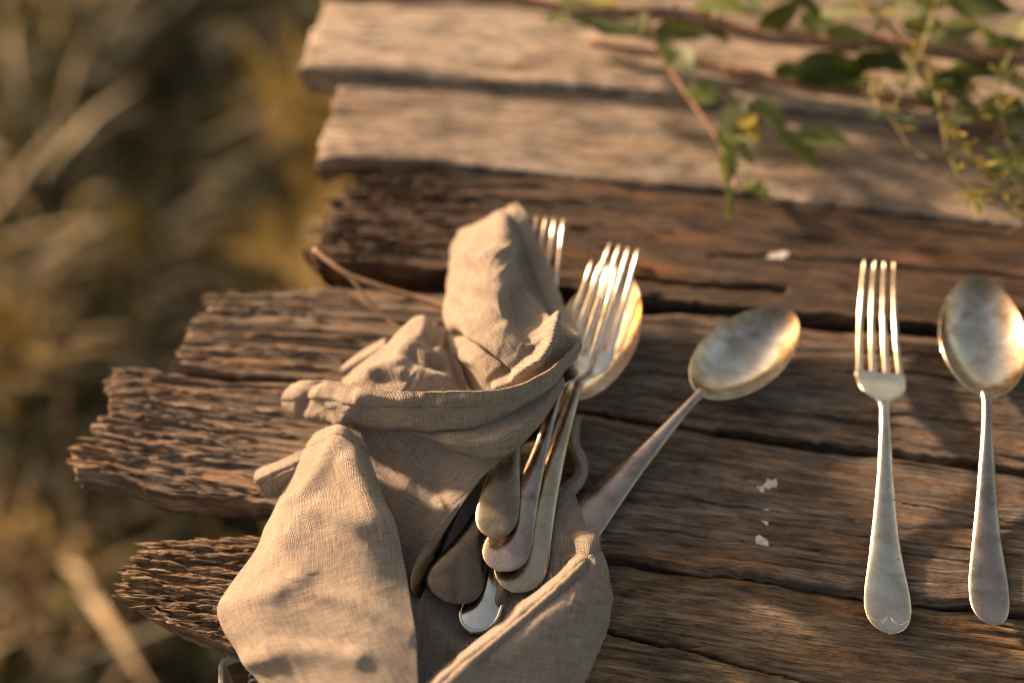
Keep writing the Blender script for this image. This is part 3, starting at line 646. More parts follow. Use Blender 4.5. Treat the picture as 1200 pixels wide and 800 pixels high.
# ------------------------------------------------------------------ linen napkin
LIN = linen_mat()
NV, NF, NU, PATCH = [], [], [], {}
def patch(grid, nu, nv, strokes=(), hems=(), wr=0.10, seed=0, uvrot=0.0, wrs=1.0, px_noise=0.0):
    """grid[row][col] = (photo x, photo y, height in cm): a cloth sheet through those points"""
    g = np.array(grid, float)
    pxg = catmull(np.swapaxes(catmull(g, nv), 0, 1), nu); pxg = np.swapaxes(pxg, 0, 1)
    X, Y, H = pxg[..., 0], pxg[..., 1], pxg[..., 2] * 0.01
    P = U(X, Y, H)
    du = np.concatenate([np.zeros((nv, 1)), np.cumsum(np.linalg.norm(np.diff(P, axis=1), axis=-1), 1)], 1)
    dv = np.concatenate([np.zeros((1, nu)), np.cumsum(np.linalg.norm(np.diff(P, axis=0), axis=-1), 0)], 0)
    uu = du - du[:, nu // 2:nu // 2 + 1]; vv_ = dv
    # normals
    a = np.gradient(P, axis=1); b = np.gradient(P, axis=0); N = np.cross(a, b); N /= np.linalg.norm(N, axis=-1)[..., None] + 1e-12
    cl = np.array([0, 0, TZ + CAMH]) - P
    N *= np.sign((N * cl).sum(-1).mean())
    D = np.zeros((nv, nu))
    D += wr * 0.01 * (0.6 * fbm(uu / (.022 * wrs), vv_ / (.017 * wrs), seed + 1, 3, .5) + 0.35 * (0.6 - 1.6 * np.abs(fbm(uu / (.03 * wrs), vv_ / (.022 * wrs), seed + 5, 2))))
    # sharp little crumples
    for q_, (an, la, lb, am) in enumerate(((.35, .0075, .060, .55), (1.25, .0085, .050, .45), (2.3, .0060, .045, .40), (2.9, .0045, .030, .30))):
        an += .25 * math.sin(seed * 2.1 + q_); ca_, sa_ = math.cos(an), math.sin(an)
        p_ = uu * ca_ + vv_ * sa_ + .006 * noise(uu / .04, vv_ / .04, seed + 45 + q_); q2 = -uu * sa_ + vv_ * ca_
        cr = np.clip(1 - np.abs(noise(p_ / (la * wrs), q2 / (lb * wrs), seed + 50 + q_)) * 2.0, 0, 1) ** 2
        D += wr * 0.01 * am * cr * sstep(-.15, .55, noise(uu / .025, vv_ / .025, seed + 60 + q_))
    for st in strokes:
        line, amp, wid = st[:3]; asym = st[3] if len(st) > 3 else 1.0
        jx = 4.0 * noise(X / 38, Y / 38, seed + 9); jy = 4.0 * noise(X / 38, Y / 38, seed + 10)
        d, sd_ = seg_dist(X + jx, Y + jy, line)
        wloc = np.where(sd_ > 0, wid, wid * asym)
        D += amp * 0.01 * np.exp(-(d / wloc) ** 2)
    for hm in hems:
        if hm == 'v0': dist, along = dv, uu
        if hm == 'v1': dist, along = dv[-1:] - dv, uu
        if hm == 'u0': dist, along = du, vv_
        if hm == 'u1': dist, along = du[:, -1:] - du, vv_
        hw = .0078
        inn = 1 - sstep(hw - .0008, hw + .0006, dist)
        D += inn * (.0006 + .0007 * noise(along / .009, dist / .02, seed + 31) + .0002 * noise(along / .0035, dist / .03, seed + 32))
        D -= .0009 * np.exp(-((dist - hw) / .0008) ** 2) * (0.75 + 0.5 * noise(along / .0012, dist * 0, seed + 33))
    P = P + N * D[..., None]
    base = sum(len(v) for v in NV)
    f = grid_faces(nv, nu, base)
    # keep normals towards the camera side
    n0 = np.cross(P[1, 0] - P[0, 0], P[0, 1] - P[0, 0])
    PATCH[seed] = P
    NV.append(P.reshape(-1, 3)); NF.append(f)
    c, s_ = math.cos(uvrot), math.sin(uvrot)
    NU.append(np.stack([uu * c - vv_ * s_ + seed * .13, uu * s_ + vv_ * c + seed * .07], -1).reshape(-1, 2))
    return P

# base sheet under the cutlery
patch([[(470, 560, .9), (540, 565, 1.0), (610, 570, .9), (672, 575, .9)],
       [(462, 640, .7), (530, 640, .65), (605, 635, .6), (690, 632, 1.3)],
       [(462, 700, .7), (530, 705, .45), (600, 700, .6), (680, 690, 1.0)],
       [(470, 770, .8), (530, 770, .4), (590, 765, .6), (650, 760, .7)],
       [(480, 850, .7), (540, 850, .4), (590, 850, .5), (640, 850, .5)]], 120, 140,
      strokes=[([(606, 640), (598, 672), (588, 706)], .45, 7), ([(505, 735), (540, 765), (560, 800)], .3, 10)], wr=.12, seed=1)
# left flap, folded towards the camera
patch([[(371, 508, 1.8), (379, 502, 2.4), (392, 501, 2.9), (408, 506, 3.1), (424, 514, 2.6)],
       [(344, 546, 1.2), (366, 540, 2.5), (392, 537, 3.4), (418, 543, 3.8), (441, 562, 3.0)],
       [(325, 590, .9), (352, 585, 2.3), (388, 583, 3.2), (428, 590, 3.8), (457, 608, 3.2)],
       [(303, 640, .8), (338, 633, 2.4), (380, 632, 3.0), (430, 638, 3.3), (472, 655, 2.8)],
       [(268, 690, .8), (312, 683, 2.2), (366, 682, 2.6), (430, 690, 2.9), (482, 708, 2.7)],
       [(259, 728, .7), (302, 728, 2.2), (362, 732, 2.5), (432, 742, 2.8), (488, 757, 2.6)],
       [(283, 768, .3), (322, 768, 2.0), (376, 775, 2.5), (438, 785, 2.7), (490, 800, 2.5)],
       [(318, 815, .0), (350, 815, 1.2), (396, 825, 2.4), (446, 832, 2.6), (494, 850, 2.4)]], 170, 230,
      strokes=[([(262, 712), (292, 703), (318, 700), (338, 690), (356, 679)], .17, 11, 1.3),
               ([(356, 690), (392, 704), (420, 710), (450, 722), (482, 745)], .19, 11, 1.3),
               ([(330, 632), (360, 606), (380, 598), (400, 606), (440, 612), (464, 628)], .26, 15, 1.2),
               ([(345, 590), (372, 560), (390, 530), (396, 510)], .30, 10),
               ([(300, 735), (340, 748), (400, 760)], -.10, 14), ([(300, 680), (330, 655), (350, 640)], -.08, 10),
               ([(300, 770), (340, 760), (420, 772)], .22, 14), ([(405, 545), (430, 580), (450, 620)], .25, 9)],
      hems=('v0',), wr=.038, seed=2, uvrot=.3, wrs=1.2)
# small hem peeking out left of the flap
patch([[(301, 553, .9), (318, 545, 1.2), (340, 535, 1.3), (365, 525, 1.2)],
       [(299, 562, 1.1), (318, 556, 1.5), (342, 548, 1.6), (368, 540, 1.4)],
       [(305, 572, .8), (322, 568, 1.1), (344, 562, 1.2), (370, 560, 1.0)],
       [(314, 583, .3), (328, 580, .4), (348, 578, .5), (372, 578, .5)]], 50, 40, hems=('v0',), wr=.05, seed=3)
# drape in shade between flap and bundle
patch([[(418, 497, 2.05), (470, 500, 2.55), (530, 505, 2.85), (585, 508, 3.05), (625, 505, 3.05)],
       [(425, 530, 1.35), (468, 530, 1.75), (520, 532, 2.25), (565, 533, 2.65), (596, 530, 2.75)],
       [(432, 565, 0.85), (468, 567, 1.15), (508, 566, 1.65), (542, 565, 2.15), (566, 558, 2.35)],
       [(440, 605, 0.55), (468, 606, 0.75), (498, 604, 1.25), (522, 600, 1.75), (541, 592, 1.95)],
       [(450, 650, 0.50), (472, 650, 0.55), (492, 642, 1.05), (508, 634, 1.45), (520, 624, 1.55)],
       [(460, 690, 0.50), (474, 684, 0.50), (484, 672, 0.85), (494, 660, 1.15), (503, 646, 1.25)]], 120, 140,
      strokes=[([(470, 520), (480, 570), (478, 630)], .18, 12), ([(530, 520), (515, 560), (505, 600)], -.12, 12)], wr=.08, seed=4, uvrot=-.4)
# lobe on the left behind the band
patch([[(400, 448, 1.2), (424, 424, 1.7), (455, 402, 2.1), (484, 379, 2.3), (505, 379, 2.1), (524, 388, 1.6)],
       [(399, 452, 1.9), (430, 432, 2.9), (460, 414, 3.4), (488, 396, 3.6), (510, 396, 3.3), (530, 402, 2.6)],
       [(404, 462, 2.3), (435, 448, 3.3), (468, 436, 3.8), (496, 424, 3.9), (520, 422, 3.5), (540, 425, 3.0)],
       [(412, 480, 2.2), (442, 470, 3.2), (476, 462, 3.6), (504, 455, 3.7), (528, 452, 3.4), (548, 452, 3.0)],
       [(420, 505, 1.6), (450, 500, 2.2), (482, 496, 2.6), (510, 492, 2.8), (534, 490, 2.8), (556, 490, 2.6)]], 130, 100,
      strokes=[([(440, 440), (470, 425), (485, 400), (492, 385)], .30, 8, 1.5), ([(478, 418), (500, 430), (515, 428)], -.32, 7), ([(420, 452), (450, 440), (470, 442)], .22, 7),
               ([(486, 395), (505, 405), (512, 395)], -.22, 6), ([(525, 400), (532, 425), (544, 455)], -.35, 6)], wr=.10, seed=5, wrs=.8)
# hem tuck behind that lobe
patch([[(404, 428, .9), (425, 412, 1.1), (452, 396, 1.3)], [(401, 434, 1.3), (424, 420, 1.6), (452, 405, 1.8)], [(406, 445, 1.0), (428, 434, 1.2), (456, 420, 1.3)]], 40, 26, hems=(), wr=.04, seed=6)
# hood over the fork heads
patch([[(539, 271, 1.3), (560, 261, 2.0), (582, 250, 2.4), (598, 241, 2.5), (607, 239, 2.3)],
       [(533, 283, 1.6), (557, 276, 3.2), (580, 267, 3.9), (600, 259, 3.2), (616, 256, 2.8)],
       [(529, 300, 1.6), (553, 297, 3.7), (580, 291, 4.8), (604, 286, 3.3), (627, 280, 2.8)],
       [(525, 325, 1.6), (550, 323, 4.1), (582, 318, 5.3), (612, 313, 3.3), (641, 310, 2.9)],
       [(522, 350, 1.6), (548, 350, 4.2), (584, 348, 5.6), (620, 344, 3.8), (652, 340, 3.2)],
       [(521, 375, 1.9), (548, 377, 4.3), (588, 377, 5.6), (630, 373, 4.5), (664, 368, 3.6)],
       [(526, 396, 2.2), (555, 401, 4.2), (596, 402, 5.4), (640, 397, 5.2), (674, 390, 4.2)],
       [(540, 420, 2.4), (568, 428, 3.9), (605, 428, 4.8), (645, 420, 5.0), (678, 405, 4.4)],
       [(550, 455, 2.4), (580, 462, 3.4), (612, 458, 4.0), (645, 445, 4.4), (674, 420, 4.2)]], 180, 240,
      strokes=[([(592, 262), (597, 290), (598, 320), (603, 340), (618, 356), (634, 370), (641, 390)], .42, 9, .8),
               ([(526, 390), (545, 402), (566, 414), (598, 437)], -.75, 7), ([(530, 400), (552, 418), (580, 436)], .45, 9),
               ([(542, 375), (560, 395), (580, 412), (600, 425)], .42, 9),
               ([(600, 345), (612, 380), (625, 405)], -.40, 10), ([(560, 330), (590, 345)], .18, 8), ([(545, 300), (565, 310), (585, 300)], .25, 8), ([(540, 315), (560, 322)], -.22, 7),
               ([(545, 340), (572, 352), (590, 370)], -.22, 9), ([(592, 448), (612, 434), (630, 422), (640, 405), (644, 390)], .75, 6, 1.0), ([(622, 404), (634, 398)], .25, 6),
               ([(610, 300), (622, 335), (640, 365)], -.30, 9), ([(535, 355), (545, 368)], -.3, 6)],
      hems=('u1',), wr=.085, seed=7, wrs=.8, uvrot=.2)
# band: the turned-over hem across the bundle
patch([[(345, 453, 1.76), (362, 447, 2.68), (385, 446, 3.50), (420, 452, 4.23), (470, 457, 5.05), (520, 457, 5.55), (565, 455, 5.75), (605, 449, 5.75), (640, 433, 5.72), (662, 415, 5.28), (677, 398, 4.75)],
       [(335, 464, 1.60), (358, 458, 2.46), (384, 457, 3.22), (420, 463, 3.89), (470, 468, 4.65), (520, 468, 5.15), (566, 466, 5.35), (608, 457, 5.35), (644, 438, 5.40), (667, 418, 5.08), (679, 402, 4.63)],
       [(332, 474, 1.34), (360, 474, 2.11), (388, 475, 2.77), (424, 480, 3.33), (472, 485, 4.00), (522, 486, 4.50), (568, 482, 4.70), (609, 471, 4.70), (645, 448, 4.88), (668, 423, 4.75), (680, 405, 4.44)],
       [(338, 482, 1.06), (364, 488, 1.72), (392, 491, 2.28), (428, 496, 2.74), (474, 501, 3.30), (524, 503, 3.80), (568, 498, 4.00), (608, 484, 4.00), (643, 457, 4.32), (666, 428, 4.40), (679, 408, 4.22)],
       [(350, 488, 0.76), (374, 494, 1.04), (400, 497, 1.33), (434, 500, 1.61), (476, 503, 2.20), (524, 505, 2.90), (566, 500, 3.30), (604, 486, 3.50), (638, 460, 3.92), (662, 431, 4.15), (677, 410, 4.07)]], 260, 90,
      strokes=[([(352, 480), (366, 462), (378, 450)], -.22, 5), ([(395, 490), (415, 478), (430, 462)], .22, 7), ([(372, 462), (395, 472), (410, 470)], .25, 9), ([(440, 462), (470, 466), (500, 462)], .15, 6), ([(520, 470), (560, 465), (600, 456)], .12, 5)],
      hems=('v0',), wr=.09, seed=8, wrs=.9)
# lower lip hanging below the band
patch([[(470, 500, 2.6), (510, 500, 3.2), (560, 497, 3.8), (602, 484, 4.2), (636, 460, 4.4), (658, 436, 4.4)],
       [(486, 507, 2.8), (524, 515, 3.5), (566, 514, 4.1), (606, 500, 4.5), (638, 472, 4.5), (660, 442, 4.4)],
       [(500, 511, 2.4), (534, 523, 3.1), (570, 527, 3.6), (608, 514, 4.0), (638, 484, 4.1), (661, 448, 4.1)],
       [(510, 514, 2.0), (540, 528, 2.7), (573, 535, 3.1), (608, 522, 3.5), (637, 491, 3.7), (660, 453, 3.8)],
       [(516, 510, 1.7), (544, 524, 2.3), (574, 531, 2.7), (604, 519, 3.1), (632, 490, 3.4), (656, 453, 3.6)]], 150, 70, wr=.06, seed=9,
      strokes=[([(530, 510), (575, 518), (620, 495)], .12, 7)])
# right flap with rolled hem
patch([[(470, 826, 1.9), (500, 801, 2.0), (560, 752, 2.1), (612, 710, 2.2), (655, 672, 2.2), (682, 645, 2.2), (697, 630, 2.1)],
       [(480, 836, 2.6), (512, 806, 2.7), (570, 759, 2.8), (620, 718, 2.9), (662, 680, 2.9), (688, 652, 2.8), (702, 640, 2.4)],
       [(500, 850, 2.4), (535, 818, 2.4), (590, 775, 2.4), (638, 735, 2.5), (676, 697, 2.6), (698, 668, 2.5), (709, 655, 2.1)],
       [(530, 870, 1.9), (565, 838, 1.9), (615, 797, 2.0), (656, 756, 2.1), (690, 715, 2.2), (706, 690, 2.2), (714, 676, 1.8)],
       [(560, 890, 1.3), (600, 858, 1.4), (640, 820, 1.5), (675, 775, 1.6), (700, 730, 1.7), (712, 706, 1.6), (717, 690, 1.3)],
       [(590, 905, .4), (628, 872, .4), (662, 834, .4), (688, 792, .4), (706, 748, .4), (714, 720, .4), (718, 700, .4)]], 190, 150,
      strokes=[([(560, 775), (610, 735), (650, 700), (690, 665)], -.22, 6), ([(600, 770), (640, 735), (680, 700)], .14, 12), ([(680, 640), (690, 655)], -.35, 6)],
      hems=('v0',), wr=.07, seed=10, uvrot=.7)
# curled hem end at the tip of that flap
patch([[(668, 628, 1.4), (680, 624, 2.0), (692, 624, 2.3), (700, 628, 2.2)],
       [(672, 632, 2.0), (682, 630, 2.6), (694, 630, 2.8), (701, 633, 2.6)],
       [(676, 640, 2.2), (686, 640, 2.6), (694, 642, 2.7), (700, 642, 2.4)],
       [(676, 652, 2.0), (686, 652, 2.3), (694, 654, 2.3), (700, 652, 2.0)]], 36, 36, wr=.04, seed=11)
# loop of cloth right of the handles
patch([[(681, 487, 0.12), (676, 500, 0.12), (676, 520, 0.12), (684, 538, 0.12), (686, 556, 0.12), (676, 574, 0.12), (655, 592, 0.18), (640, 606, 0.24)],
       [(682, 485, 0.54), (678, 499, 0.60), (678, 519, 0.66), (686, 536, 0.72), (688, 555, 0.78), (678, 573, 0.78), (658, 590, 0.78), (640, 604, 0.78)],
       [(676, 488, 0.72), (671, 500, 0.84), (671, 520, 0.90), (679, 540, 0.96), (680, 555, 0.96), (671, 568, 0.96), (652, 584, 0.90), (634, 598, 0.90)],
       [(672, 490, 0.42), (666, 501, 0.48), (666, 521, 0.54), (674, 541, 0.54), (674, 553, 0.60), (664, 564, 0.60), (648, 578, 0.60), (630, 592, 0.60)]], 90, 30, wr=.04, seed=12)
def fray(edges, n, seed):
    r = np.random.default_rng(seed); vs, fs, us = [], [], []
    for q in range(n):
        E, out = edges[r.integers(len(edges))]; k = r.integers(0, len(E) - 1); p = E[k] + (E[k + 1] - E[k]) * r.random()
        d = (E[k] - out[k]); d = d / (np.linalg.norm(d) + 1e-9) + r.normal(0, .7, 3); d /= np.linalg.norm(d); l = r.uniform(.0008, .0028); b_ = r.normal(0, .0005, 3)
        side = np.cross(d, r.normal(0, 1, 3)); side /= np.linalg.norm(side); up = np.cross(side, d); k0 = len(vs)
        for t_ in (0, .5, 1):
            c_ = p + d * l * t_ + b_ * t_ * t_; w_ = .00009 * (1 - .6 * t_)
            for a_ in (0, 2.1, 4.2): vs.append(c_ + (side * math.cos(a_) + up * math.sin(a_)) * w_); us.append((q * .013, t_ * .003))
        for m_ in range(2):
            for c_ in range(3): fs.append((k0 + 3 * m_ + c_, k0 + 3 * m_ + (c_ + 1) % 3, k0 + 3 * m_ + 3 + (c_ + 1) % 3, k0 + 3 * m_ + 3 + c_))
    return vs, fs, us
napkin = mesh_obj('linen_napkin', np.concatenate(NV), np.concatenate(NF), LIN, uv=np.concatenate(NU))
so = napkin.modifiers.new('thickness', 'SOLIDIFY'); so.thickness = .0008; so.offset = 0
ed = []
for k_, sides in ((2, 'tl'), (3, 'tl'), (5, 't'), (7, 'tr'), (8, 't'), (10, 't'), (11, 'tr'), (6, 'tl')):
    Pq = PATCH[k_]
    if 't' in sides: ed.append((Pq[0], Pq[2]))
    if 'l' in sides: ed.append((Pq[:, 0], Pq[:, 2]))
    if 'r' in sides: ed.append((Pq[:, -1], Pq[:, -3]))
fv, ff, fu = fray(ed, 1500, 3)
fr = mesh_obj('frayed_threads', fv, ff, LIN, napkin, uv=fu); fr['kind'] = 'stuff'
tag(napkin, 'crumpled beige linen napkin wrapped round the bundle of cutlery', 'napkin')

# ------------------------------------------------------------------ bracket under the nearest plank
METAL = simple_mat('grey_metal', [(0.3, (0.30, 0.26, 0.22)), (0.7, (0.45, 0.40, 0.34))], 300, 0.5, bump=.0003)
RUST = simple_mat('brown_metal', [(0.3, (0.07, 0.045, 0.03)), (0.7, (0.14, 0.09, 0.06))], 200, 0.7, bump=.0004)
def ribbon(name, pts, z0, z1, th, mat, parent):
    """upright strip of sheet bent along a plan polyline"""
    pts = np.asarray(pts, float); tn = np.gradient(pts, axis=0); tn /= np.linalg.norm(tn, axis=1)[:, None]
    nrm = np.stack([-tn[:, 1], tn[:, 0]], -1) * th / 2
    rows = []
    for sgn, z in ((1, z0), (1, z1), (-1, z1), (-1, z0)):
        rows.append(np.concatenate([pts + sgn * nrm, np.full((len(pts), 1), z)], 1))
    v = np.stack(rows, 1).reshape(-1, 3) - np.array(parent.location); n = len(pts)
    f = [tuple(q) for q in grid_faces(n, 4, wrap=True).tolist()] + [(0, 1, 2, 3), tuple(4 * (n - 1) + i for i in (3, 2, 1, 0))]
    o = mesh_obj(name, v, f, mat, parent, smooth=False)
    b = o.modifiers.new('bevel', 'BEVEL'); b.width = .0004; b.segments = 2
    return o
bz = -1.7 * cm
c0 = [U(x, y, bz)[:2] for x, y in ((259, 860), (259, 800), (259, 779), (262, 773), (269, 770), (290, 764), (330, 752))]
ribbon('metal_bracket', c0, TZ + bz - .05, TZ + bz, .0022, METAL, table)['label'] = 'pale metal bracket edge below the nearest plank'
c1 = [U(x, y, bz)[:2] for x, y in ((262, 800), (300, 800), (340, 800))]
p = U(300, 810, bz)
ribbon('bracket_web', [U(x, y, bz - .004)[:2] for x, y in ((264, 778), (300, 768), (340, 757))], TZ + bz - .05, TZ + bz - .004, .002, RUST, table)
pts = []
for i in range(60):
    a = i * 0.7; q = U(299, 780 + i * 0.9, bz - .004); pts.append([q[0] + .0025 * math.cos(a), q[1], q[2] + .0025 * math.sin(a)])
v, f = tube('', pts, .0006, None, None, 6)
mesh_obj('coil_spring', v - np.array(table.location), f, METAL, table)

# ------------------------------------------------------------------ white crumbs, dry stalk
FLAKE = simple_mat('white_crumb', [(0.3, (0.50, 0.44, 0.38)), (0.7, (0.72, 0.66, 0.60))], 500, 0.8, bump=.0004)
def crumb(px, py, h, rx, ry, rz, seed, label, ang=0):
    r = np.random.default_rng(seed); nr_, na_ = 7, 12
    th = np.linspace(0, 2 * np.pi, na_, endpoint=False)
    prof = r.uniform(.55, 1.25, na_); vs = []
    for i in range(nr_):
        a = i / (nr_ - 1); rad = math.sin(math.pi * (0.06 + .90 * a)) ** .7
        z = (1 - a) * 1.0 * (1 + .25 * r.standard_normal(na_)) if i < nr_ - 1 else np.zeros(na_)
        vs.append(np.stack([rx * rad * prof * np.cos(th) * (1 + .12 * r.standard_normal(na_)), ry * rad * prof * np.sin(th), rz * .55 * z], -1))
    v = np.concatenate(vs); c, s_ = math.cos(ang), math.sin(ang)
    v = np.stack([v[:, 0] * c - v[:, 1] * s_, v[:, 0] * s_ + v[:, 1] * c, v[:, 2]], -1)
    f = [tuple(q) for q in grid_faces(nr_, na_, wrap=True).tolist()] + [tuple(range(na_))[::-1], tuple((nr_ - 1) * na_ + i for i in range(na_))]
    o = mesh_obj('white_crumb', v, [q[::-1] for q in f], FLAKE, smooth=False); o.location = V(px, py, h)
    tag(o, label, 'crumb', 'white crumbs stuck to the planks'); return o
hb = .10 * cm
crumb(903, 568, hb, .0034, .0026, .0022, 1, 'largest white crumb above the slanting row, right of the slanted spoon', .4)
crumb(892, 573, hb, .0022, .0018, .0012, 2, 'small white crumb touching the left side of the largest crumb')
crumb(885, 576, hb, .0012, .0012, .0006, 3, 'tiny white speck at the left end of the upper crumb cluster')
crumb(898, 597, hb, .0011, .0030, .0004, 4, 'thin white smear between the upper and lower crumbs', .15)
crumb(896, 610, hb, .0020, .0020, .0004, 5, 'flat white smear just above the lower angular crumb', .3)
crumb(893, 635, hb, .0036, .0026, .0014, 6, 'angular white crumb at the bottom of the crumb row', -.4)
crumb(912, 300, .30 * cm, .0058, .0030, .0014, 7, 'broad pale chip on the dark plank above the slanted spoon')
for q_, (cx_, cy_, lb_) in enumerate(((889, 566, 'tiny speck up and left of the largest white crumb'), (910, 574, 'tiny speck right of the largest white crumb'), (900, 583, 'tiny speck just below the largest white crumb'),
        (902, 621, 'tiny speck up and right of the angular crumb'), (886, 628, 'tiny speck left of the angular crumb'), (899, 642, 'tiny speck below the angular crumb, lowest of the row'), (881, 570, 'tiny speck farthest left in the upper crumb cluster'))):
    crumb(cx_, cy_, hb, .0007, .0006, .0006, 20 + q_, lb_)
crumb(709, 613, hb, .0006, .0006, .0004, 8, 'tiny white speck beside the slanted spoon handle')

STRAW = simple_mat('dry_stalk', [(0.3, (0.32, 0.18, 0.10)), (0.7, (0.52, 0.32, 0.19))], 200, 0.7)
stalk = empty('dry_stalk', V(470, 350, .4 * cm)); tag(stalk, 'thin forked dry brown stalk reaching left from behind the napkin', 'stalk')
so_ = np.array(stalk.location)
tube('stem', catmull(U([368, 385, 408, 440, 475, 510, 540], [292, 306, 322, 334, 345, 356, 368], np.array([2.2, 2.1, 1.9, 1.5, 1.0, .8, .8]) * cm), 40) - so_, np.linspace(.0011, .0014, 40), STRAW, stalk)
tube('side_stem', catmull(U([405, 418, 432, 450, 478], [320, 334, 352, 371, 392], np.array([1.9, 1.7, 1.3, .9, .7]) * cm), 30) - so_, np.linspace(.0010, .0007, 30), STRAW, stalk)

# ------------------------------------------------------------------ leafy branches
BARK = simple_mat('brown_bark', [(0.3, (0.16, 0.085, 0.05)), (0.7, (0.34, 0.19, 0.115))], 150, 0.6, bump=.001)
GREENSTEM = simple_mat('green_stem', [(0.3, (0.12, 0.10, 0.03)), (0.7, (0.22, 0.17, 0.06))], 150, 0.6)
def leafmat(name, a, b_): return simple_mat(name, [(0.3, a), (0.7, b_)], 60, 0.45, trans=0.5, bump=.0008, spec=0.5)
LM = {'d': leafmat('leaf_dark', (0.045, 0.070, 0.017), (0.085, 0.112, 0.030)), 'g': leafmat('leaf_green', (0.12, 0.165, 0.04), (0.19, 0.23, 0.07)),
      'p': leafmat('leaf_pale', (0.26, 0.27, 0.13), (0.40, 0.38, 0.22)), 'y': leafmat('leaf_yellow', (0.30, 0.25, 0.045), (0.42, 0.33, 0.07)),
      's': leafmat('leaf_sage', (0.14, 0.16, 0.085), (0.22, 0.24, 0.13))}
def leaf(parent, px, py, h, length, width, ang, kind, tilt=(0, 0), curl=.25, seed=0):
    """ang: direction of the leaf tip in the photo, degrees, 0 = right, 90 = up; length and width in photo pixels"""
    L = length / 2350; Wd = width / 2350
    nu_, nv_ = 13, 7
    t = np.linspace(0, 1, nu_)[:, None]; s = np.linspace(-1, 1, nv_)[None, :]
    hw = Wd / 2 * np.sin(np.pi * np.clip(t, 0, 1) ** .75) ** .8 * (1 - .12 * t) + .0002
    x = (t - .5) * L + 0 * s; y = hw * s
    z = -.16 * np.abs(s) * -1 * hw * 1.2 - curl * L * (t - .4) ** 2 + .06 * hw * np.sin(6 * t + seed)
    v = np.stack([x + 0 * y, y + 0 * x, z + 0 * x], -1).reshape(-1, 3)
    o = mesh_obj('leaf', v, grid_faces(nu_, nv_), LM[kind], parent)
    a = math.radians(ang); yaw = math.atan2(math.sin(a) / .74, math.cos(a))
    R = Matrix.Rotation(yaw, 4, 'Z') @ Matrix.Rotation(math.radians(tilt[0]), 4, 'X') @ Matrix.Rotation(math.radians(tilt[1]), 4, 'Y')
    o.matrix_local = Matrix.Translation(V(px, py, h * cm) - parent.location) @ R
    return o
def branch_root(name, px, py, label, cat='branch'):
    o = empty(name, V(px, py, 1 * cm)); tag(o, label, cat); return o
def stem(parent, name, xs, ys, hs, r0, r1, mat, n=60, knots=0.0, seed=0):
    P = catmull(U(xs, ys, np.array(hs) * cm), n) - np.array(parent.location)
    rad = np.linspace(r0, r1, n) * (1 + knots * np.clip(noise(np.linspace(0, 14, n), np.zeros(n), seed), 0, 1) ** 2 * 1.5)
    return tube(name, P, rad, mat, parent, 10)
b1 = branch_root('woody_branch', 900, 45, 'long brown woody branch lying along the far planks with mixed leaves')
stem(b1, 'stem', [560, 620, 700, 790, 840, 890, 960, 1040, 1120, 1200, 1300], [-10, 2, 14, 17, 28, 42, 48, 52, 63, 69, 74], [3.6, 3.6, 3.6, 3.6, 3.4, 3.2, 3.2, 3.2, 3.2, 3.2, 3.2], .0032, .0038, BARK, 110, .8, 4)
for a in (([788, 790, 792], [17, 9, 0], [3.6, 4.2, 4.6]), ([1025, 1021, 1026], [51, 40, 30], [3.2, 4.0, 4.4]), ([830, 850, 880], [27, 12, -6], [3.4, 4.2, 4.6])):
    stem(b1, 'spur', *a, .0014, .0008, BARK, 10)
for q in [(655, 23, 3.9, 32, 22, 20, 'p'), (690, 3, 4.2, 80, 26, 5, 'p'), (722, 34, 2.4, 95, 40, -10, 'd'), (800, 38, 2.4, 80, 34, 10, 'd'), (850, 8, 4.6, 78, 32, -12, 'g'),
          (915, 20, 3.4, 76, 34, 35, 'd'), (958, 22, 4.0, 62, 44, 80, 'd'), (1010, 12, 4.8, 110, 46, 14, 'p'), (1062, 12, 4.8, 60, 34, -25, 'p'), (995, 40, 4.0, 60, 26, -12, 's'),
          (1162, 43, 4.2, 46, 38, 60, 'g'), (1130, 32, 3.8, 60, 30, 20, 's'), (1196, 30, 4.4, 60, 44, 70, 'p'), (1085, 30, 2.0, 70, 30, 10, 'd'), (880, 8, 4.8, 44, 24, -30, 's'),
          (745, 40, 2.8, 100, 46, -15, 'd'), (690, 28, 3.0, 60, 30, -20, 'd'), (830, 30, 3.0, 70, 36, -30, 'd'), (890, -4, 4.0, 90, 44, 10, 'g'), (940, 2, 4.4, 80, 44, -20, 'd'), (1090, -2, 4.6, 90, 46, 20, 'g'), (1150, 6, 4.4, 80, 44, -10, 'd'), (1120, 50, 3.0, 70, 40, -30, 'd'), (1180, 60, 3.4, 70, 44, 30, 'd'), (1045, 72, 3.0, 60, 30, -30, 'd'),
          (760, -14, 4.4, 90, 44, 0, 'd'), (1020, -20, 4.6, 100, 50, 10, 'g'), (960, -26, 4.6, 100, 50, -10, 'd'), (1160, -24, 4.6, 100, 50, 10, 'd')]:
    leaf(b1, *q, tilt=(random.uniform(-22, 22), random.uniform(-15, 15)), seed=random.random() * 6)
b2 = branch_root('thin_branch', 1000, 115, 'thin tan branch crossing the far grey plank beneath the thicker one')
stem(b2, 'stem', [690, 760, 820, 880, 960, 1040, 1120, 1200, 1300], [50, 62, 75, 88, 104, 115, 128, 160, 195], [1.4] * 9, .0020, .0028, BARK, 80, .6, 8)
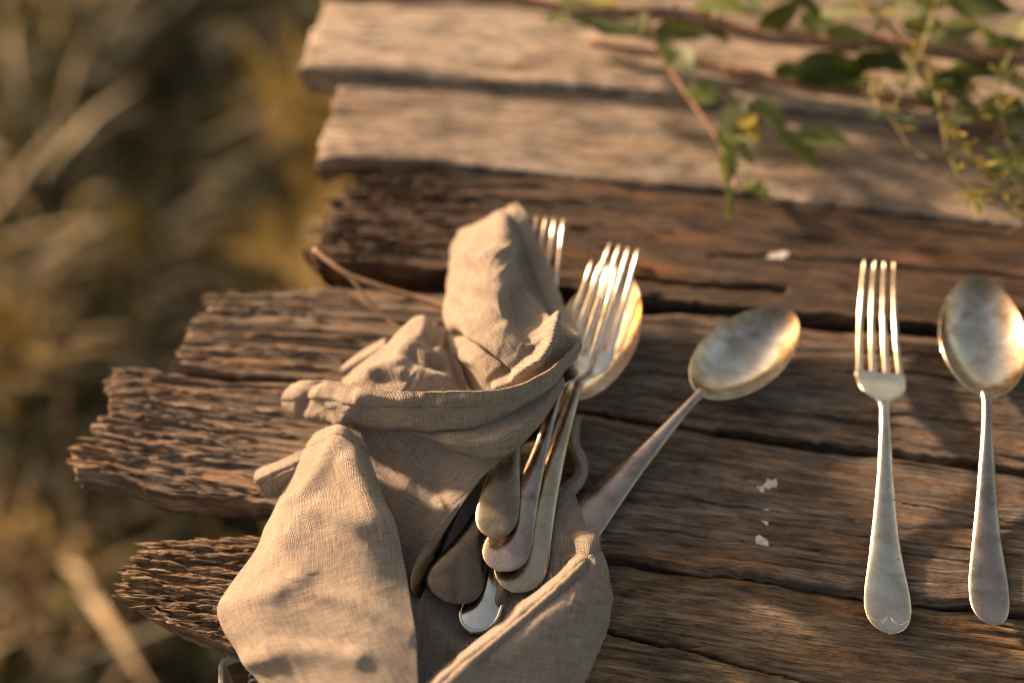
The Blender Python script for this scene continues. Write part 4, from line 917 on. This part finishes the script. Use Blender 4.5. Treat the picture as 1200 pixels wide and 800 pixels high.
for q in [(975, 82, 2.2, 100, 52, 5, 'd'), (1028, 74, 2.6, 60, 34, -8, 'd'), (1150, 84, 2.6, 92, 44, -5, 'd'), (1195, 95, 3.0, 50, 70, 80, 'p'), (1140, 134, 2.6, 60, 40, 30, 's'), (1172, 188, 2.0, 56, 18, -72, 'g'), (1195, 200, 2.4, 70, 18, -85, 'g'), (1090, 120, 2.2, 50, 26, -40, 'd'), (985, 92, 1.9, 110, 50, -4, 'd'), (1120, 100, 2.4, 80, 44, 15, 'd'), (1180, 130, 2.4, 70, 46, -40, 'd'), (1200, 150, 2.8, 60, 40, 60, 's'), (930, 84, 2.0, 60, 30, 20, 'd')]:
    leaf(b2, *q, tilt=(random.uniform(-20, 20), random.uniform(-15, 15)), seed=random.random() * 6)
b3 = branch_root('leafy_twig', 840, 140, 'leafy green twig hanging down over the grey plank from the thick branch')
stem(b3, 'stem', [748, 768, 790, 812, 838, 856, 868], [10, 48, 88, 120, 158, 195, 228], [3.5, 3.2, 2.8, 2.4, 2.0, 1.6, 1.3], .0016, .0009, BARK, 50, .4, 3)
stem(b3, 'side_stem', [838, 870, 905, 930], [100, 118, 138, 165], [2.6, 2.2, 1.8, 1.5], .0007, .0005, GREENSTEM, 20)
for q in [(800, 72, 3.4, 56, 34, -60, 's'), (826, 111, 2.9, 44, 34, -20, 'g'), (752, 22, 4.0, 60, 14, -100, 'p'), (862, 144, 2.8, 50, 34, -35, 's'), (876, 140, 3.2, 30, 22, 30, 'y'), (880, 152, 3.0, 36, 24, -50, 'y'),
          (904, 136, 2.4, 64, 30, -50, 'g'), (938, 174, 1.5, 72, 26, -45, 'g'), (966, 162, 1.8, 72, 40, 3, 'g'), (852, 168, 2.2, 44, 24, -70, 'g'), (853, 196, 1.8, 46, 24, -95, 'g'), (888, 222, 1.2, 42, 22, -50, 'g'),
          (855, 236, 1.2, 48, 10, -92, 'g'), (872, 175, 2.0, 44, 26, -60, 's'), (780, 62, 3.4, 40, 18, -80, 'g'), (865, 125, 2.6, 40, 24, -70, 's')]:
    leaf(b3, *q, tilt=(random.uniform(-25, 25), random.uniform(-15, 15)), seed=random.random() * 6)
b4 = branch_root('feathery_sprig', 1120, 160, 'feathery golden green sprig with tiny buds trailing over the right plank edge')
def feather(xs, ys, hs, nb, seed, r=.0010):
    n = 60; r_ = np.random.default_rng(seed)
    P = catmull(U(xs, ys, np.array(hs) * cm), n) - np.array(b4.location)
    tube('stem', P, np.linspace(r, r * .5, n), GREENSTEM, b4, 6)
    for i in range(nb):
        k = int(r_.uniform(3, n - 1)); d = np.array([r_.uniform(-1, 1), r_.uniform(-1, .6), r_.uniform(-.3, .8)]); d /= np.linalg.norm(d); l = r_.uniform(.006, .014)
        q = np.stack([P[k], P[k] + d * l * .5, P[k] + d * l])
        v = catmull(q, 7); rad = np.array([.0003, .0004, .0006, .0008, .0008, .0006, .0002]) * r_.uniform(.6, 1.1)
        tube('bud', v, rad, LM['y'] if r_.random() < .55 else LM['g'], b4, 6)
feather([995, 1035, 1068, 1090, 1120, 1150, 1175, 1205], [-5, 25, 70, 110, 160, 200, 228, 268], [4.6, 4.6, 4.4, 4, 3.4, 2.8, 2.2, 1.6], 60, 1, .0009)
feather([1100, 1090, 1070, 1045], [-5, 30, 85, 130], [4.8, 4.8, 4.4, 4.0], 22, 2)
feather([1028, 1022, 1045, 1072], [88, 110, 140, 182], [3.6, 3.4, 3.0, 2.4], 14, 3)
feather([1110, 1140, 1165, 1195], [100, 130, 150, 172], [3.8, 3.4, 3.0, 2.8], 18, 4)
feather([1010, 1060, 1085, 1130, 1190], [60, 62, 90, 120, 130], [4.0, 4.0, 3.8, 3.6, 3.4], 26, 6)
feather([1075, 1095, 1105, 1120, 1150], [40, 90, 150, 200, 250], [4.2, 3.8, 3.2, 2.4, 1.8], 24, 7)
feather([1185, 1170, 1180, 1200], [60, 110, 160, 225], [4.2, 3.8, 3.2, 2.4], 24, 8)
feather([1120, 1150, 1170, 1190], [150, 190, 215, 245], [3.2, 2.6, 2.2, 1.8], 18, 5)
leaf(b4, 1141, 232, 1.6, 28, 20, -60, 'y')
